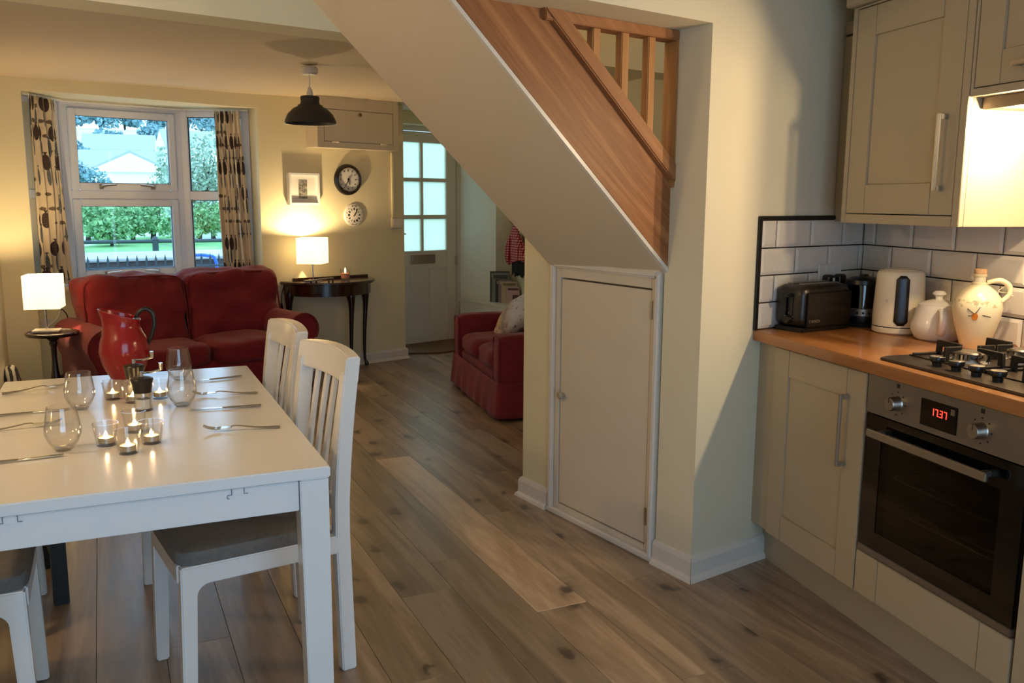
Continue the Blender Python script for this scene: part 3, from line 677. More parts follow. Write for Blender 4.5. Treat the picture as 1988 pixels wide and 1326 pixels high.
for a in (0, PI): addbox(b, Matrix.Rotation(a, 4, 'Y'), -0.022, -0.0195, 0.075, 0.022, -0.018, 0.078)
b.ob('numerals', M['black_plastic'], tc, smooth=0)
hand(math.radians(35), 0.045, 0.0035, tc, -0.023)

# pendant lamp (off)
pn = thing('pendant_lamp', 'unlit dark grey metal dome pendant lamp hanging from the living room ceiling', 'lamp', (1.168, 5.339, 1.835))
B().lathe([(0, 0.325), (0.045, 0.325), (0.050, 0.318), (0.050, 0.290), (0.040, 0.280), (0.012, 0.278), (0, 0.278)], 28).ob('ceiling_rose', M['white_gloss'], pn)
B().tube([(0, 0, 0.28), (0, 0, 0.20)], 0.0035, 8).ob('cord', M['white_matt'], pn)
B().lathe([(0, 0.215), (0.006, 0.213), (0.014, 0.195), (0.019, 0.175), (0.020, 0.155), (0, 0.155)], 20).ob('lamp_holder', M['ceramic'], pn)
op = [(0.020, 0.160), (0.052, 0.158), (0.056, 0.150), (0.054, 0.125), (0.058, 0.112), (0.072, 0.106), (0.074, 0.099), (0.100, 0.086), (0.130, 0.056), (0.148, 0.020), (0.151, 0.004), (0.154, 0.0)]
B().lathe(op + [(0.149, 0.001), (0.143, 0.020), (0.125, 0.054), (0.096, 0.080), (0.06, 0.098), (0.02, 0.150), (0.020, 0.160)], 48).ob('lamp_shade', M['lampshade_metal'], pn)
B().lathe([(0, 0.150), (0.013, 0.145), (0.014, 0.12), (0.028, 0.09), (0.030, 0.07), (0.018, 0.05), (0, 0.046)], 20).ob('bulb', M['ceramic'], pn)

# ------------------------------------------------------------------ table lamps
def table_lamp(name, label, loc, turn, power):
    t = thing(name, label, 'lamp', loc, turn)
    B().box(-0.075, -0.055, 0, 0.075, 0.055, 0.012).ob('base', M['white_gloss'], t, bevel=0.003)
    B().tube([(0, 0, 0.01), (0, 0, 0.22)], 0.006, 12).ob('pole', M['chrome'], t)
    b = B(); h = 0.097; z0, z1 = 0.145, 0.345; w = 0.0015
    for x0, y0, x1, y1 in ((-h, -h, h, -h + w), (-h, h - w, h, h), (-h, -h + w, -h + w, h - w), (h - w, -h + w, h, h - w)): b.box(x0, y0, z0, x1, y1, z1)
    b.ob('lamp_shade', M['shade'], t, smooth=0)
    b = B(); b.tube([(-h + 0.003, 0, 0.225), (h - 0.003, 0, 0.225)], 0.002, 6); b.tube([(0, -h + 0.003, 0.225), (0, h - 0.003, 0.225)], 0.002, 6); b.ob('shade_carrier', M['steel'], t)
    B().lathe([(0, 0.295), (0.018, 0.288), (0.022, 0.27), (0.014, 0.245), (0.012, 0.22), (0, 0.22)], 16).ob('bulb', emis('lit_bulb', (1.0, 0.72, 0.38), 6.0) if M['bulb'] is None else M['bulb'], t)
    M['bulb'] = bpy.data.materials['lit_bulb']
    l = lamp(name + '_light', (0, 0, 0.318), power, WARM, 0.02); l.parent = t
    return t
table_lamp('table_lamp', 'lit table lamp with a white box shade on the dark console table', FW(-1.005, -0.19, 0.752), FW.th + math.radians(42), 24.0)
table_lamp('table_lamp', 'lit table lamp with a white box shade on the small round side table', FW(-3.035, -0.585, 0.589), FW.th + math.radians(-24), 21.0)

# round side table
s1 = thing('side_table', 'small round dark wood pedestal table beside the left end of the red sofa', 'table', FW(-3.017, -0.635, 0.03), FW.th); s1.scale = (0.95, 0.95, 1.0)
B().lathe([(0, 0.556), (0.142, 0.556), (0.146, 0.562), (0.155, 0.560), (0.158, 0.552), (0.150, 0.540), (0.06, 0.532), (0, 0.532)], 40).ob('top', M['dark_wood'], s1)
B().lathe([(0, 0.535), (0.035, 0.533), (0.038, 0.520), (0.022, 0.505), (0.026, 0.49), (0.018, 0.47), (0.016, 0.40), (0.020, 0.33), (0.030, 0.27), (0.032, 0.24), (0.020, 0.215), (0.026, 0.20), (0.030, 0.14), (0.024, 0.12), (0, 0.11)], 28).ob('pedestal', M['dark_wood_z'], s1)
for k_ in range(3):
    a = k_ * 2 * PI / 3 + 0.5; c, s_ = math.cos(a), math.sin(a)
    B().tube([(0.015 * c, 0.015 * s_, 0.16), (0.07 * c, 0.07 * s_, 0.135), (0.12 * c, 0.12 * s_, 0.06), (0.155 * c, 0.155 * s_, -0.018), (0.175 * c, 0.175 * s_, -0.018)], [0.018, 0.016, 0.012, 0.010, 0.011], 10).ob('leg', M['dark_wood_z'], s1)
# cables and adaptor by the side table
b = B(); P = lambda x, y, z: FW(x, y, z)
b.tube([P(-2.80, 0.06, 0.66), P(-2.75, 0.055, 0.60), P(-2.745, 0.05, 0.45), P(-2.79, 0.03, 0.34), P(-2.76, -0.02, 0.22), P(-2.80, -0.05, 0.14), P(-2.84, -0.04, 0.10)], 0.004, 6)
tag(b.ob('lamp_cable', M['black_plastic'], None), 'thin dark cable trailing down behind the small round table', 'cable')
b = B(); b.tube([P(-2.83, 0.03, 0.775), P(-2.815, 0.0, 0.74), P(-2.80, 0.02, 0.68), P(-2.81, 0.03, 0.60), P(-2.86, 0.04, 0.55), P(-2.90, 0.05, 0.50)], 0.0045, 6)
tag(b.ob('lamp_cable', M['white_matt'], None), 'white cable hanging below the left end of the window sill', 'cable')
pl = thing('socket', 'white double socket with plug on the wall under the window', 'socket', FW(-2.83, 0.10, 0.535), FW.th)
B().box(-0.075, -0.012, -0.045, 0.075, 0.0, 0.045).ob('face_plate', M['white_gloss'], pl, bevel=0.003); B().box(0.015, -0.05, -0.025, 0.065, -0.012, 0.025).ob('plug', M['white_gloss'], pl, bevel=0.006)
bx = thing('router_box', 'black flat box lying on the floor behind the small round table', 'box', FW(-2.80, 0.0, 0.0), FW.th + 0.2)
B().box(-0.07, -0.045, 0.0, 0.07, 0.045, 0.04).ob('case', M['black_plastic'], bx, bevel=0.006); B().box(-0.07, -0.045, 0.04, 0.07, 0.045, 0.20).ob('stand', M['black_satin'], bx, bevel=0.01)
zc = B().cushion(-0.045, -0.10, 0.0, 0.045, 0.10, 0.36, 8, 3.0, 0.010, 4).ob('striped_cushion', M['zebra'], None, (-0.525, 6.17, 0.0), (0, math.radians(-6), 0), smooth=60)
tag(zc, 'black and white striped cushion standing on the floor in the left corner', 'cushion')

# ------------------------------------------------------------------ console table
cs = thing('console_table', 'dark wood half-round console table on slim curved legs by the door', 'table', FW(-0.80, 0, 0), FW.th)
def halfround(rx, ry, y0=0.0, n=28): return [(rx * math.cos(PI + PI * i / n), y0 + ry * math.sin(PI + PI * i / n)) for i in range(n + 1)]
B().prism(halfround(0.41, 0.40, -0.012), 'xy', 0.728, 0.752).ob('top', M['dark_wood'], cs, bevel=0.008, seg=3)
B().prism(halfround(0.375, 0.365, -0.012), 'xy', 0.640, 0.728).ob('apron', M['dark_wood'], cs, bevel=0.004)
B().box(-0.30, -0.045, 0.752, 0.40, -0.012, 0.772).ob('back_ledge', M['dark_wood'], cs, bevel=0.006)
def cab_leg(x, y, ang):
    b = B(); pts = [(0, 0.70, 0.030), (0.004, 0.655, 0.040), (0.010, 0.62, 0.036), (0.014, 0.57, 0.027), (0.012, 0.50, 0.021), (0.004, 0.36, 0.017), (-0.002, 0.2, 0.014), (-0.002, 0.08, 0.0115), (0.003, 0.045, 0.011), (0.012, 0.022, 0.017), (0.014, 0.008, 0.018), (0.014, 0.0, 0.014)]
    c, s_ = math.cos(ang), math.sin(ang)
    b.tube([(x + o * c, y + o * s_, z) for o, z, r in pts], [r for o, z, r in pts], 14); b.ob('leg', M['dark_wood_z'], cs)
cab_leg(0.06, -0.305, -PI / 2); cab_leg(0.335, -0.065, -0.3); cab_leg(-0.345, -0.065, PI + 0.3)
tn = thing('console_tray', 'small dark wire stand lying in front of the console lamp', 'stand', FW(-1.00, -0.29, 0.752), FW.th)
b = B(); b.tube([(-0.12, -0.02, 0.018), (0.11, -0.02, 0.028)], 0.005, 8); b.tube([(-0.12, 0.03, 0.018), (0.11, 0.03, 0.028)], 0.005, 8); b.tube([(-0.12, -0.03, 0.018), (-0.12, 0.04, 0.018)], 0.006, 8); b.tube([(0.11, -0.03, 0.028), (0.11, 0.04, 0.028)], 0.006, 8); b.ob('rails', M['iron'], tn)
for x in (-0.09, -0.045, 0.065, 0.10):
    B().tube([(x, -0.02, 0.0), (x, -0.02, 0.022)], [0.008, 0.005], 8).ob('foot', M['iron'], tn)
cd = thing('candle', 'lit candle in a clear tumbler on the right of the console table', 'candle', FW(-0.72, -0.20, 0.752), FW.th)
B().lathe([(0.036, 0.0), (0.042, 0.085), (0.0395, 0.085), (0.0335, 0.012), (0, 0.012), (0, 0)], 28).ob('glass', M['tumbler'], cd)
B().lathe([(0, 0.014), (0.033, 0.014), (0.036, 0.055), (0, 0.053)], 24).ob('wax', plain('pink_wax', '#d98f6a', 0.5), cd)
B().lathe([(0, 0.056), (0.005, 0.062), (0.0065, 0.072), (0.004, 0.086), (0, 0.100)], 10).ob('flame', M['flame'], cd)
b = B(); b.tube([P(-1.17, -0.03, 0.73), P(-1.19, -0.02, 0.66), P(-1.20, -0.02, 0.58)], 0.003, 6); b.tube([P(-1.20, -0.02, 0.58), P(-1.195, -0.02, 0.54)], [0.008, 0.011], 8); b.tube([P(-1.195, -0.02, 0.54), P(-1.19, -0.015, 0.50)], [0.011, 0.004], 8); b.tube([P(-1.19, -0.015, 0.50), P(-1.185, -0.012, 0.3), P(-1.19, -0.03, 0.01)], 0.003, 6)
tag(b.ob('lamp_cable', M['black_plastic'], None), 'black cable with an in-line switch hanging at the left of the console table', 'cable')

# ------------------------------------------------------------------ sofas
so = thing('sofa', 'large red fabric sofa with scroll arms under the bay window', 'sofa', FW(-2.12, -0.06), FW.th)
B().cushion(-0.62, -0.80, 0.10, 0.62, -0.02, 0.34, 6, 14.0, 0.006, 1).ob('base', M['red_fabric'], so, smooth=60)
B().cushion(-0.60, -0.24, 0.20, 0.60, 0.0, 0.80, 8, 9.0, 0.006, 5).ob('back', M['red_fabric'], so, smooth=60)
for sx in (-1, 1):
    x0, x1 = (-0.765, -0.545) if sx < 0 else (0.52, 0.74)
    cx_ = (x0 + x1) / 2
    b = B(); prof = []
    for i in range(20):
        an = -0.6 + (PI + 1.2) * i / 19; prof.append((cx_ + sx * 0.01 + 0.112 * math.cos(an), 0.495 + 0.112 * math.sin(an)))
    prof += [(cx_ - 0.075, 0.36), (cx_ - 0.075, 0.06), (cx_ + 0.075, 0.06), (cx_ + 0.075, 0.36)]
    b.prism(prof, 'xz', -0.84, -0.06); b.ob('arm', M['red_fabric'], so, bevel=0.012, seg=3, smooth=50)
    b = B(); b.tube([(p[0], -0.842, p[1]) for p in prof[:20]], 0.006, 6); b.ob('arm_piping', M['red_piping'], so)
for i, (x0, x1) in enumerate(((-0.655, 0.005), (0.012, 0.695))):
    c_ = B(); c_.cushion(x0, -0.46, 0.37, x1, -0.16, 0.885 + 0.012 * i, 20, 7.0, 0.040, 3 + 9 * i, 5.0, 0.12)
    for v in c_.bm.verts: v.co.y += 0.20 * (v.co.z - 0.37) 
    cb = c_.ob('back_cushion', M['red_fabric'], so, smooth=70)
    b = B(); ring = []
    for j in range(60):
        t_ = 2 * PI * j / 60; ct, st_ = math.cos(t_), math.sin(t_); m_ = (abs(ct) ** 7 + abs(st_) ** 7) ** (1 / 7)
        x = (x0 + x1) / 2 + ct / m_ * (x1 - x0) / 2 * 0.985; z = 0.628 + st_ / m_ * 0.25
        ring.append((x, -0.44 + 0.2 * (z - 0.37) + 0.03 * noise.noise(Vector((x * 5, z * 5, i))), z))
    b.tube(ring + ring[:1], 0.006, 6, cap=False); b.ob('piping', M['red_piping'], cb)
for i, (x0, x1) in enumerate(((-0.61, 0.0), (0.005, 0.56))):
    B().cushion(x0, -0.86, 0.30, x1, -0.30, 0.465, 12, 5.0, 0.016, 20 + i * 5, 4.0, 0.0).ob('seat_cushion', M['red_fabric'], so, smooth=70)
for x in (-0.72, 0.66):
    for y in (-0.76, -0.10): B().lathe([(0, 0.065), (0.028, 0.065), (0.020, 0.0), (0, 0)], 14).ob('foot', M['dark_wood_z'], so, (x, y, 0))

a0 = (2.405, 6.16, 0); th2 = math.atan2(-0.990, -0.1415)
s2 = thing('sofa', 'compact dark red sofa with boxy arms half hidden behind the stairs wall', 'sofa', a0, th2)
L2 = 1.22
B().cushion(0.03, 0.015, 0.12, L2 - 0.03, 0.80, 0.29, 8, 16.0, 0.004, 2).ob('base', M['maroon_fabric'], s2, smooth=60)
b = B()   # loose skirt, slightly flared, with soft folds
def skf(u, v):
    P_ = [(-0.012, 0.80), (-0.012, -0.012), (L2 + 0.012, -0.012), (L2 + 0.012, 0.80)]
    seg = [0.81, L2 + 0.024, 0.81]; tot = sum(seg); d = u * tot; i = 0
    while i < 2 and d > seg[i]: d -= seg[i]; i += 1
    q = d / seg[i]; p0, p1 = P_[i], P_[i + 1]; x = p0[0] + (p1[0] - p0[0]) * q; y = p0[1] + (p1[1] - p0[1]) * q
    nx, ny = [(-1, 0), (0, -1), (1, 0)][i]; k = (0.004 + 0.022 * v) + 0.007 * v * math.sin(u * 95) + 0.006 * noise.noise(Vector((u * 20, v, 1)))
    return (x + nx * k, y + ny * k, 0.25 - 0.225 * v)
b.grid(140, 8, skf); sk = b.ob('skirt', M['maroon_fabric'], s2, smooth=70); sk.modifiers.new('thick', 'SOLIDIFY').thickness = 0.004
for x0, x1 in ((-0.005, 0.135), (L2 - 0.135, L2 + 0.005)):
    B().cushion(x0, -0.01, 0.20, x1, 0.78, 0.555, 10, 9.0, 0.004, 8, 3.0).ob('arm', M['maroon_fabric'], s2, smooth=60)
    b = B(); hx = (x1 - x0) / 2 - 0.006; cx_ = (x0 + x1) / 2
    b.tube([(cx_ - hx, -0.006, 0.24), (cx_ - hx, -0.006, 0.49), (cx_ - hx * 0.7, -0.006, 0.535), (cx_ + hx * 0.7, -0.006, 0.535), (cx_ + hx, -0.006, 0.49), (cx_ + hx, -0.006, 0.24)], 0.005, 6); b.ob('piping', M['maroon_fabric'], s2)
B().cushion(0.0, 0.66, 0.20, L2, 0.82, 0.66, 10, 10.0, 0.006, 9, 3.0).ob('back', M['maroon_fabric'], s2, smooth=60)
for i, (x0, x1) in enumerate(((0.140, 0.61), (0.615, L2 - 0.14))):
    B().cushion(x0, -0.015, 0.285, x1, 0.66, 0.435, 14, 4.5, 0.014, 31 + i * 7, 6.0).ob('seat_cushion', M['maroon_fabric'], s2, smooth=70)
for x in (0.08, L2 - 0.08):
    for y in (0.08, 0.72): B().box(x - 0.025, y - 0.025, 0, x + 0.025, y + 0.025, 0.125).ob('foot', M['black_wood'], s2, bevel=0.003)
b = B().cushion(-0.21, -0.075, -0.21, 0.21, 0.075, 0.21, 12, 2.6, 0.012, 41, 6.0)
pw = b.ob('throw_cushion', M['sketch'], None, (0, 0, 0), smooth=70)
pw.matrix_world = Matrix.Translation(Vector(a0)) @ Matrix.Rotation(th2, 4, 'Z') @ Matrix.Translation((0.30, 0.40, 0.560)) @ Matrix.Rotation(math.radians(-42), 4, 'X') @ Matrix.Rotation(math.radians(38), 4, 'Y')
tag(pw, 'pale printed scatter cushion leaning on the compact dark red sofa', 'cushion')

# ------------------------------------------------------------------ corner ledge, magazines, coat
lg = thing('corner_ledge', 'white boxed-in ledge in the corner right of the front door', 'ledge', (3.22, 8.17, 0))
pts = [(0.0, 0.0), (0.205, -0.80), (0.395, -0.745), (0.46, -0.25), (0.27, -0.33)]
pts2 = [(0.015, -0.02), (0.21, -0.785), (0.385, -0.735), (0.45, -0.25), (0.26, -0.32)]
B().prism(pts2, 'xy', 0, 0.395).ob('front_panel', M['white_matt'], lg, smooth=0)
B().prism(pts, 'xy', 0.395, 0.42).ob('top_board', M['white_gloss'], lg, bevel=0.003)
M['page_grey'] = plain('paper_edges', '#a9a49c', 0.8)
mags = [((3.495, 7.765), 0.19, 0.300, 0.010, '#39454a', '#c8cbc6', -0.02, 'tall dark magazine with a pale masthead at the back of the stack'),
        ((3.490, 7.735), 0.165, 0.285, 0.010, '#7d8483', '#3a4048', -0.08, 'pale magazine second from the back of the stack'),
        ((3.505, 7.705), 0.15, 0.225, 0.014, '#1d1c22', '#9a8f86', -0.14, 'black thick magazine with a pale top edge in the middle of the stack'),
        ((3.520, 7.680), 0.14, 0.222, 0.008, '#80747b', '#b5aaa8', -0.20, 'mauve grey magazine leaning against the black one'),
        ((3.545, 7.650), 0.15, 0.205, 0.010, '#b9ad92', '#7a745f', -0.24, 'buff magazine with a brown picture near the front of the stack'),
        ((3.570, 7.615), 0.125, 0.155, 0.008, '#bda3ab', '#4a3a42', -0.28, 'small pink magazine with a dark figure at the front of the stack')]
for (x, y), w, h, t, c1, c2, tl, lab in mags:
    m_ = thing('magazine', lab, 'magazine', (x, y, 0.4205), math.radians(-24), 'magazines on the corner ledge')
    e_ = B().box(-w / 2, 0, 0, w / 2, t, h); o1 = e_.ob('pages', M['page_grey'], m_, rot=(-0.18, 0, 0), smooth=0)
    kk = N('magazine_cover'); f = kk.noise(kk.coord(), 22, 3, 0.6); kk.bsdf(kk.ramp(f, [(0.42, lin(c1)), (0.66, lin(c1)), (0.72, lin(c2))]), 0.35)
    cv = B(); cv.box(-w / 2, -0.0015, 0, w / 2, -0.0002, h); cv.box(-w / 2 - 0.001, -0.001, 0, -w / 2, t + 0.001, h); o2 = cv.ob('cover', kk.m, m_, rot=(-0.18, 0, 0), smooth=0)
    cpm = plain('cover_print', c2, 0.4, var=0.3, scale=40)
    B().box(-w * 0.42, -0.0025, h * 0.80, w * 0.42, -0.0016, h * 0.93).ob('masthead', cpm, m_, rot=(-0.18, 0, 0), smooth=0)
    B().box(-w * 0.05, -0.0025, h * 0.12, w * 0.42, -0.0016, h * 0.50).ob('cover_picture', cpm, m_, rot=(-0.18, 0, 0), smooth=0)
hk = thing('coat_hook', 'black and chrome coat hook on the wall above the gingham coat', 'hook', (3.655, 7.70, 1.16), math.radians(-90 + 8))
b = B(); b.box(-0.02, -0.012, -0.05, 0.02, 0.0, 0.05); b.ob('back_plate', M['black_plastic'], hk, bevel=0.003)
B().tube([(0, -0.01, 0.01), (0, -0.06, 0.02), (0, -0.085, 0.05)], 0.008, 10).ob('prong', M['black_plastic'], hk); B().tube([(0, -0.01, -0.02), (0, -0.045, -0.03), (0, -0.06, -0.005)], 0.008, 10).ob('lower_prong', M['chrome'], hk)
ct = thing('coat', 'red and white gingham coat hanging on the hook above the dark red sofa', 'coat', (3.60, 7.55, 0.72))
b = B()
def coatf(u, v):
    a = 2 * PI * u; w = 0.05 + 0.11 * min(1, v * 1.6) ** 0.8; d = 0.022 + 0.022 * min(1, v * 1.5)
    f = 1 + 0.10 * math.sin(5 * a + 3 * v) + 0.06 * math.sin(9 * a)
    return (-0.02 + d * math.cos(a) * f, 0.16 * (1 - v) * 0.4 + w * math.sin(a) * f, 0.43 - 0.33 * v + 0.02 * math.sin(a * 2))
b.grid(40, 16, coatf, True); b.ob('coat_body', M['gingham'], ct, smooth=80)
B().tube([(-0.035, 0.09, 0.34), (-0.055, 0.115, 0.24), (-0.06, 0.11, 0.13), (-0.045, 0.09, 0.085)], [0.03, 0.036, 0.036, 0.028], 16).ob('sleeve', M['gingham'], ct)
b = B()
def blackf(u, v):
    a = 2 * PI * u; f = 1 + 0.2 * math.sin(4 * a + 1)
    return (-0.01 + 0.03 * math.cos(a) * f, 0.0 + 0.11 * math.sin(a) * f, 0.16 - 0.14 * v - 0.04 * v * abs(math.sin(2.5 * a)))
b.grid(30, 8, blackf, True); o = b.ob('black_scarf', M['black_cloth'], None, (3.60, 7.55, 0.70), smooth=70); tag(o, 'black cloth garment hanging out below the gingham coat', 'scarf')

# ------------------------------------------------------------------ dining table and chairs
TX0, TX1, TY0, TY1, TZ = -0.345, 0.478, 2.045, 3.475, 0.75
TC = ((TX0 + TX1) / 2, (TY0 + TY1) / 2)
tb = thing('dining_table', 'white extending dining table laid with glasses, candles and cutlery', 'table', (TC[0], TC[1], 0), math.radians(-0.6))
hx, hy = (TX1 - TX0) / 2, (TY1 - TY0) / 2
B().box(-hx, -hy, 0.722, hx, hy, TZ).ob('tabletop', M['furn_white'], tb, bevel=0.003)
for sx in (-1, 1):
    for sy in (-1, 1):
        b = B(); o1 = 0.070; o2 = 0.062
        for q in (0,):
            xa, ya = sx * (hx - 0.004), sy * (hy - 0.004)
            v = [b.bm.verts.new(p) for p in ((xa, ya, 0.7215), (xa - sx * o1, ya, 0.7215), (xa - sx * o1, ya - sy * o1, 0.7215), (xa, ya - sy * o1, 0.7215), (xa, ya, 0), (xa - sx * o2, ya, 0), (xa - sx * o2, ya - sy * o2, 0), (xa, ya - sy * o2, 0))]
            for f in ((0, 1, 2, 3), (7, 6, 5, 4), (0, 4, 5, 1), (1, 5, 6, 2), (2, 6, 7, 3), (3, 7, 4, 0)): b.bm.faces.new([v[i] for i in f])
        b.ob('leg', M['furn_white'], tb, bevel=0.003)
for sy in (-1, 1):
    y = sy * (hy - 0.008); ap = B().box(-hx + 0.076, y, 0.645, hx - 0.076, y - sy * 0.022, 0.719).ob('apron', M['furn_white'], tb, bevel=0.002)
    if sy < 0:
        for xs in (-0.27, 0.195):     # pull-out catches let into the apron
            b = B(); b.box(xs - 0.013, y - 0.003, 0.705, xs + 0.013, y + 0.002, 0.720); b.box(xs - 0.022, y - 0.003, 0.697, xs + 0.022, y + 0.002, 0.705); b.ob('catch', M['furn_white'], ap, bevel=0.002)
            b = B(); b.tube([(xs - 0.014, y - 0.001, 0.719), (xs - 0.014, y - 0.001, 0.706), (xs - 0.023, y - 0.001, 0.706), (xs - 0.025, y - 0.001, 0.700), (xs - 0.020, y - 0.001, 0.6965)], 0.0012, 5, sm=False); b.ob('catch_gap', plain('shadow_gap_grey', '#7f858f', 0.6), ap); b = B(); b.tube([(xs + 0.014, y - 0.001, 0.719), (xs + 0.014, y - 0.001, 0.706), (xs + 0.023, y - 0.001, 0.706)], 0.0012, 5, sm=False); b.ob('catch_gap', bpy.data.materials['shadow_gap_grey'], ap)
for sx in (-1, 1):
    x = sx * (hx - 0.010); B().box(x, -hy + 0.078, 0.645, x - sx * 0.022, hy - 0.078, 0.719).ob('side_rail', M['furn_white'], tb, bevel=0.002)

def make_chair():
    """local: sitter faces -x, origin on the floor under the seat centre"""
    t = thing('dining_chair', 'x', 'chair', (0, 0, 0), 0, 'white dining chairs')
    hw = 0.195; fx = -0.235; bx = 0.235; T = 0.040
    def postx(z): return (bx - 0.012 + 0.045 * max(0, (z - 0.45) / 0.5) ** 1.6) if z > 0.45 else bx - 0.012 + 0.012 * (0.45 - z) / 0.45
    for sy in (-1, 1):
        b = B(); zsn = [0, 0.15, 0.30, 0.42, 0.52, 0.62, 0.72, 0.80, 0.90]
        V = []
        for z in zsn:
            x = postx(z); d = 0.022
            V.append([b.bm.verts.new(p) for p in ((x - d, sy * hw, z), (x + d, sy * hw, z), (x + d, sy * (hw - T), z), (x - d, sy * (hw - T), z))])
        for A, C in zip(V, V[1:]):
            for k_ in range(4): b.bm.faces.new((A[k_], A[(k_ + 1) % 4], C[(k_ + 1) % 4], C[k_]))
        b.bm.faces.new(V[0][::-1]); b.bm.faces.new(V[-1]); b.ob('leg', M['furn_white'], t, bevel=0.004)
        # front leg and side rail flow together with a fillet
        pts = [(fx, 0), (fx + 0.030, 0), (fx + 0.044, 0.33)]
        for i in range(6):
            a = PI - i * PI / 10; pts.append((fx + 0.044 + 0.035 + 0.035 * math.cos(a), 0.335 + 0.035 * math.sin(a)))
        pts += [(bx - 0.02, 0.372), (bx - 0.02, 0.425), (fx + 0.004, 0.425)]
        pts[0] = (fx - 0.006, 0)
        B().prism(pts, 'xz', sy * hw, sy * (hw - 0.036)).ob('leg', M['furn_white'], t, bevel=0.004)
    B().box(fx, -hw + 0.03, 0.372, fx + 0.022, hw - 0.03, 0.424).ob('front_rail', M['furn_white'], t, bevel=0.003)
    B().box(bx - 0.03, -hw + 0.03, 0.372, bx - 0.008, hw - 0.03, 0.424).ob('back_rail', M['furn_white'], t, bevel=0.003)
    B().cushion(fx - 0.004, -hw + 0.002, 0.420, bx - 0.035, hw - 0.002, 0.468, 8, 10.0).ob('seat', M['grey_pad'], t, smooth=50)
    # curved top rail
    b = B()
    for z0, z1 in ((0.868, 0.958),):
        n = 12; V = []
        for i in range(n + 1):
            y = (-hw + 2 * hw * i / n) * 1.006; c_ = 0.022 * (1 - (y / hw) ** 2); crown = 0.010 * (1 - (y / hw) ** 2)
            x0 = postx(z0) + c_; x1 = postx(0.95) + c_
            V.append([b.bm.verts.new(p) for p in ((x0 - 0.0225, y, z0), (x0 + 0.0225, y, z0), (x1 + 0.021, y, z1 - 0.012 + crown), (x1 - 0.021, y, z1 - 0.012 + crown))])
        for A, C in zip(V, V[1:]):
            for k_ in range(4): b.bm.faces.new((A[k_], A[(k_ + 1) % 4], C[(k_ + 1) % 4], C[k_]))
        b.bm.faces.new(V[0][::-1]); b.bm.faces.new(V[-1])
    b.ob('top_rail', M['furn_white'], t, bevel=0.005)
    b = B(); n = 8
    B().box(postx(0.5) - 0.012, -hw + T, 0.485, postx(0.5) + 0.012, hw - T, 0.535).ob('lower_rail', M['furn_white'], t, bevel=0.003)
    for i in range(4):
        y = (i - 1.5) * 0.064; w = 0.012; V = []; b = B()
        for j in range(8):
            z = 0.53 + (0.875 - 0.53) * j / 7; x = postx(z) + 0.022 * (1 - (y / hw) ** 2) * j / 7
            V.append([b.bm.verts.new(p) for p in ((x - 0.006, y - w, z), (x + 0.006, y - w, z), (x + 0.006, y + w, z), (x - 0.006, y + w, z))])
        for A, C in zip(V, V[1:]):
            for k_ in range(4): b.bm.faces.new((A[k_], A[(k_ + 1) % 4], C[(k_ + 1) % 4], C[k_]))
        b.bm.faces.new(V[0][::-1]); b.bm.faces.new(V[-1]); b.ob('slat', M['furn_white'], t, bevel=0.002)
    return t
c0 = make_chair(); c0.location = (0.338, 2.565, 0); c0.rotation_euler = (0, 0, math.radians(8)); c0['label'] = 'nearer white slatted dining chair pushed in on the right of the table'
dup(c0, (0.318, 3.135, 0), math.radians(4), 'farther white slatted dining chair on the right of the table, towards the sofa')
dup(c0, (-0.455, 2.555, 0), PI, 'nearer of the two white dining chairs on the left of the table')
dup(c0, (-0.49, 3.18, 0), PI, 'white dining chair on the far left of the table, mostly hidden by the table')
stl = thing('trestle', 'black stained wooden trestle with square legs standing under the dining table', 'stand', (-0.20, 3.25, 0), math.radians(9))
for y in (0.0, 0.36):
    B().box(-0.024, y - 0.022, 0, 0.024, y + 0.022, 0.40).ob('leg', M['black_wood'], stl, bevel=0.003)
B().box(-0.03, -0.04, 0.40, 0.03, 0.40, 0.44).ob('top_bar', M['black_wood'], stl, bevel=0.003)
B().box(-0.012, 0.0221, 0.12, 0.012, 0.3379, 0.16).ob('stretcher', M['black_wood'], stl, bevel=0.002)

# ------------------------------------------------------------------ table setting
def tumbler(loc, lab):
    t = thing('wine_tumbler', lab, 'glass', loc, 0, 'stemless wine glasses')
    o = [(0, 0.0), (0.016, 0.0), (0.024, 0.006), (0.036, 0.024), (0.0435, 0.044), (0.0435, 0.060), (0.0395, 0.085), (0.0345, 0.115)]
    i = [(0.0335, 0.115), (0.0385, 0.085), (0.0425, 0.060), (0.0425, 0.045), (0.035, 0.027), (0.022, 0.011), (0, 0.010)]
    B().lathe(o + i, 40).ob('bowl', M['tumbler'], t, smooth=60)
    B().lathe([(0, 0.0), (0.018, 0.0005), (0.024, 0.006), (0.018, 0.0095), (0, 0.0098)], 28).ob('base', M['tumbler'], t)
    return t
g0 = tumbler((-0.118, 2.448, TZ), 'stemless glass at the near left of the table')
dup(g0, (-0.088, 2.925, TZ), 0, 'stemless glass behind the near left one, left of the tealights')
dup(g0, (0.199, 2.845, TZ), 0, 'stemless glass right of the pepper mill, the nearer of two')
dup(g0, (0.224, 3.282, TZ), 0, 'stemless glass farthest away on the right, before the red sofa')

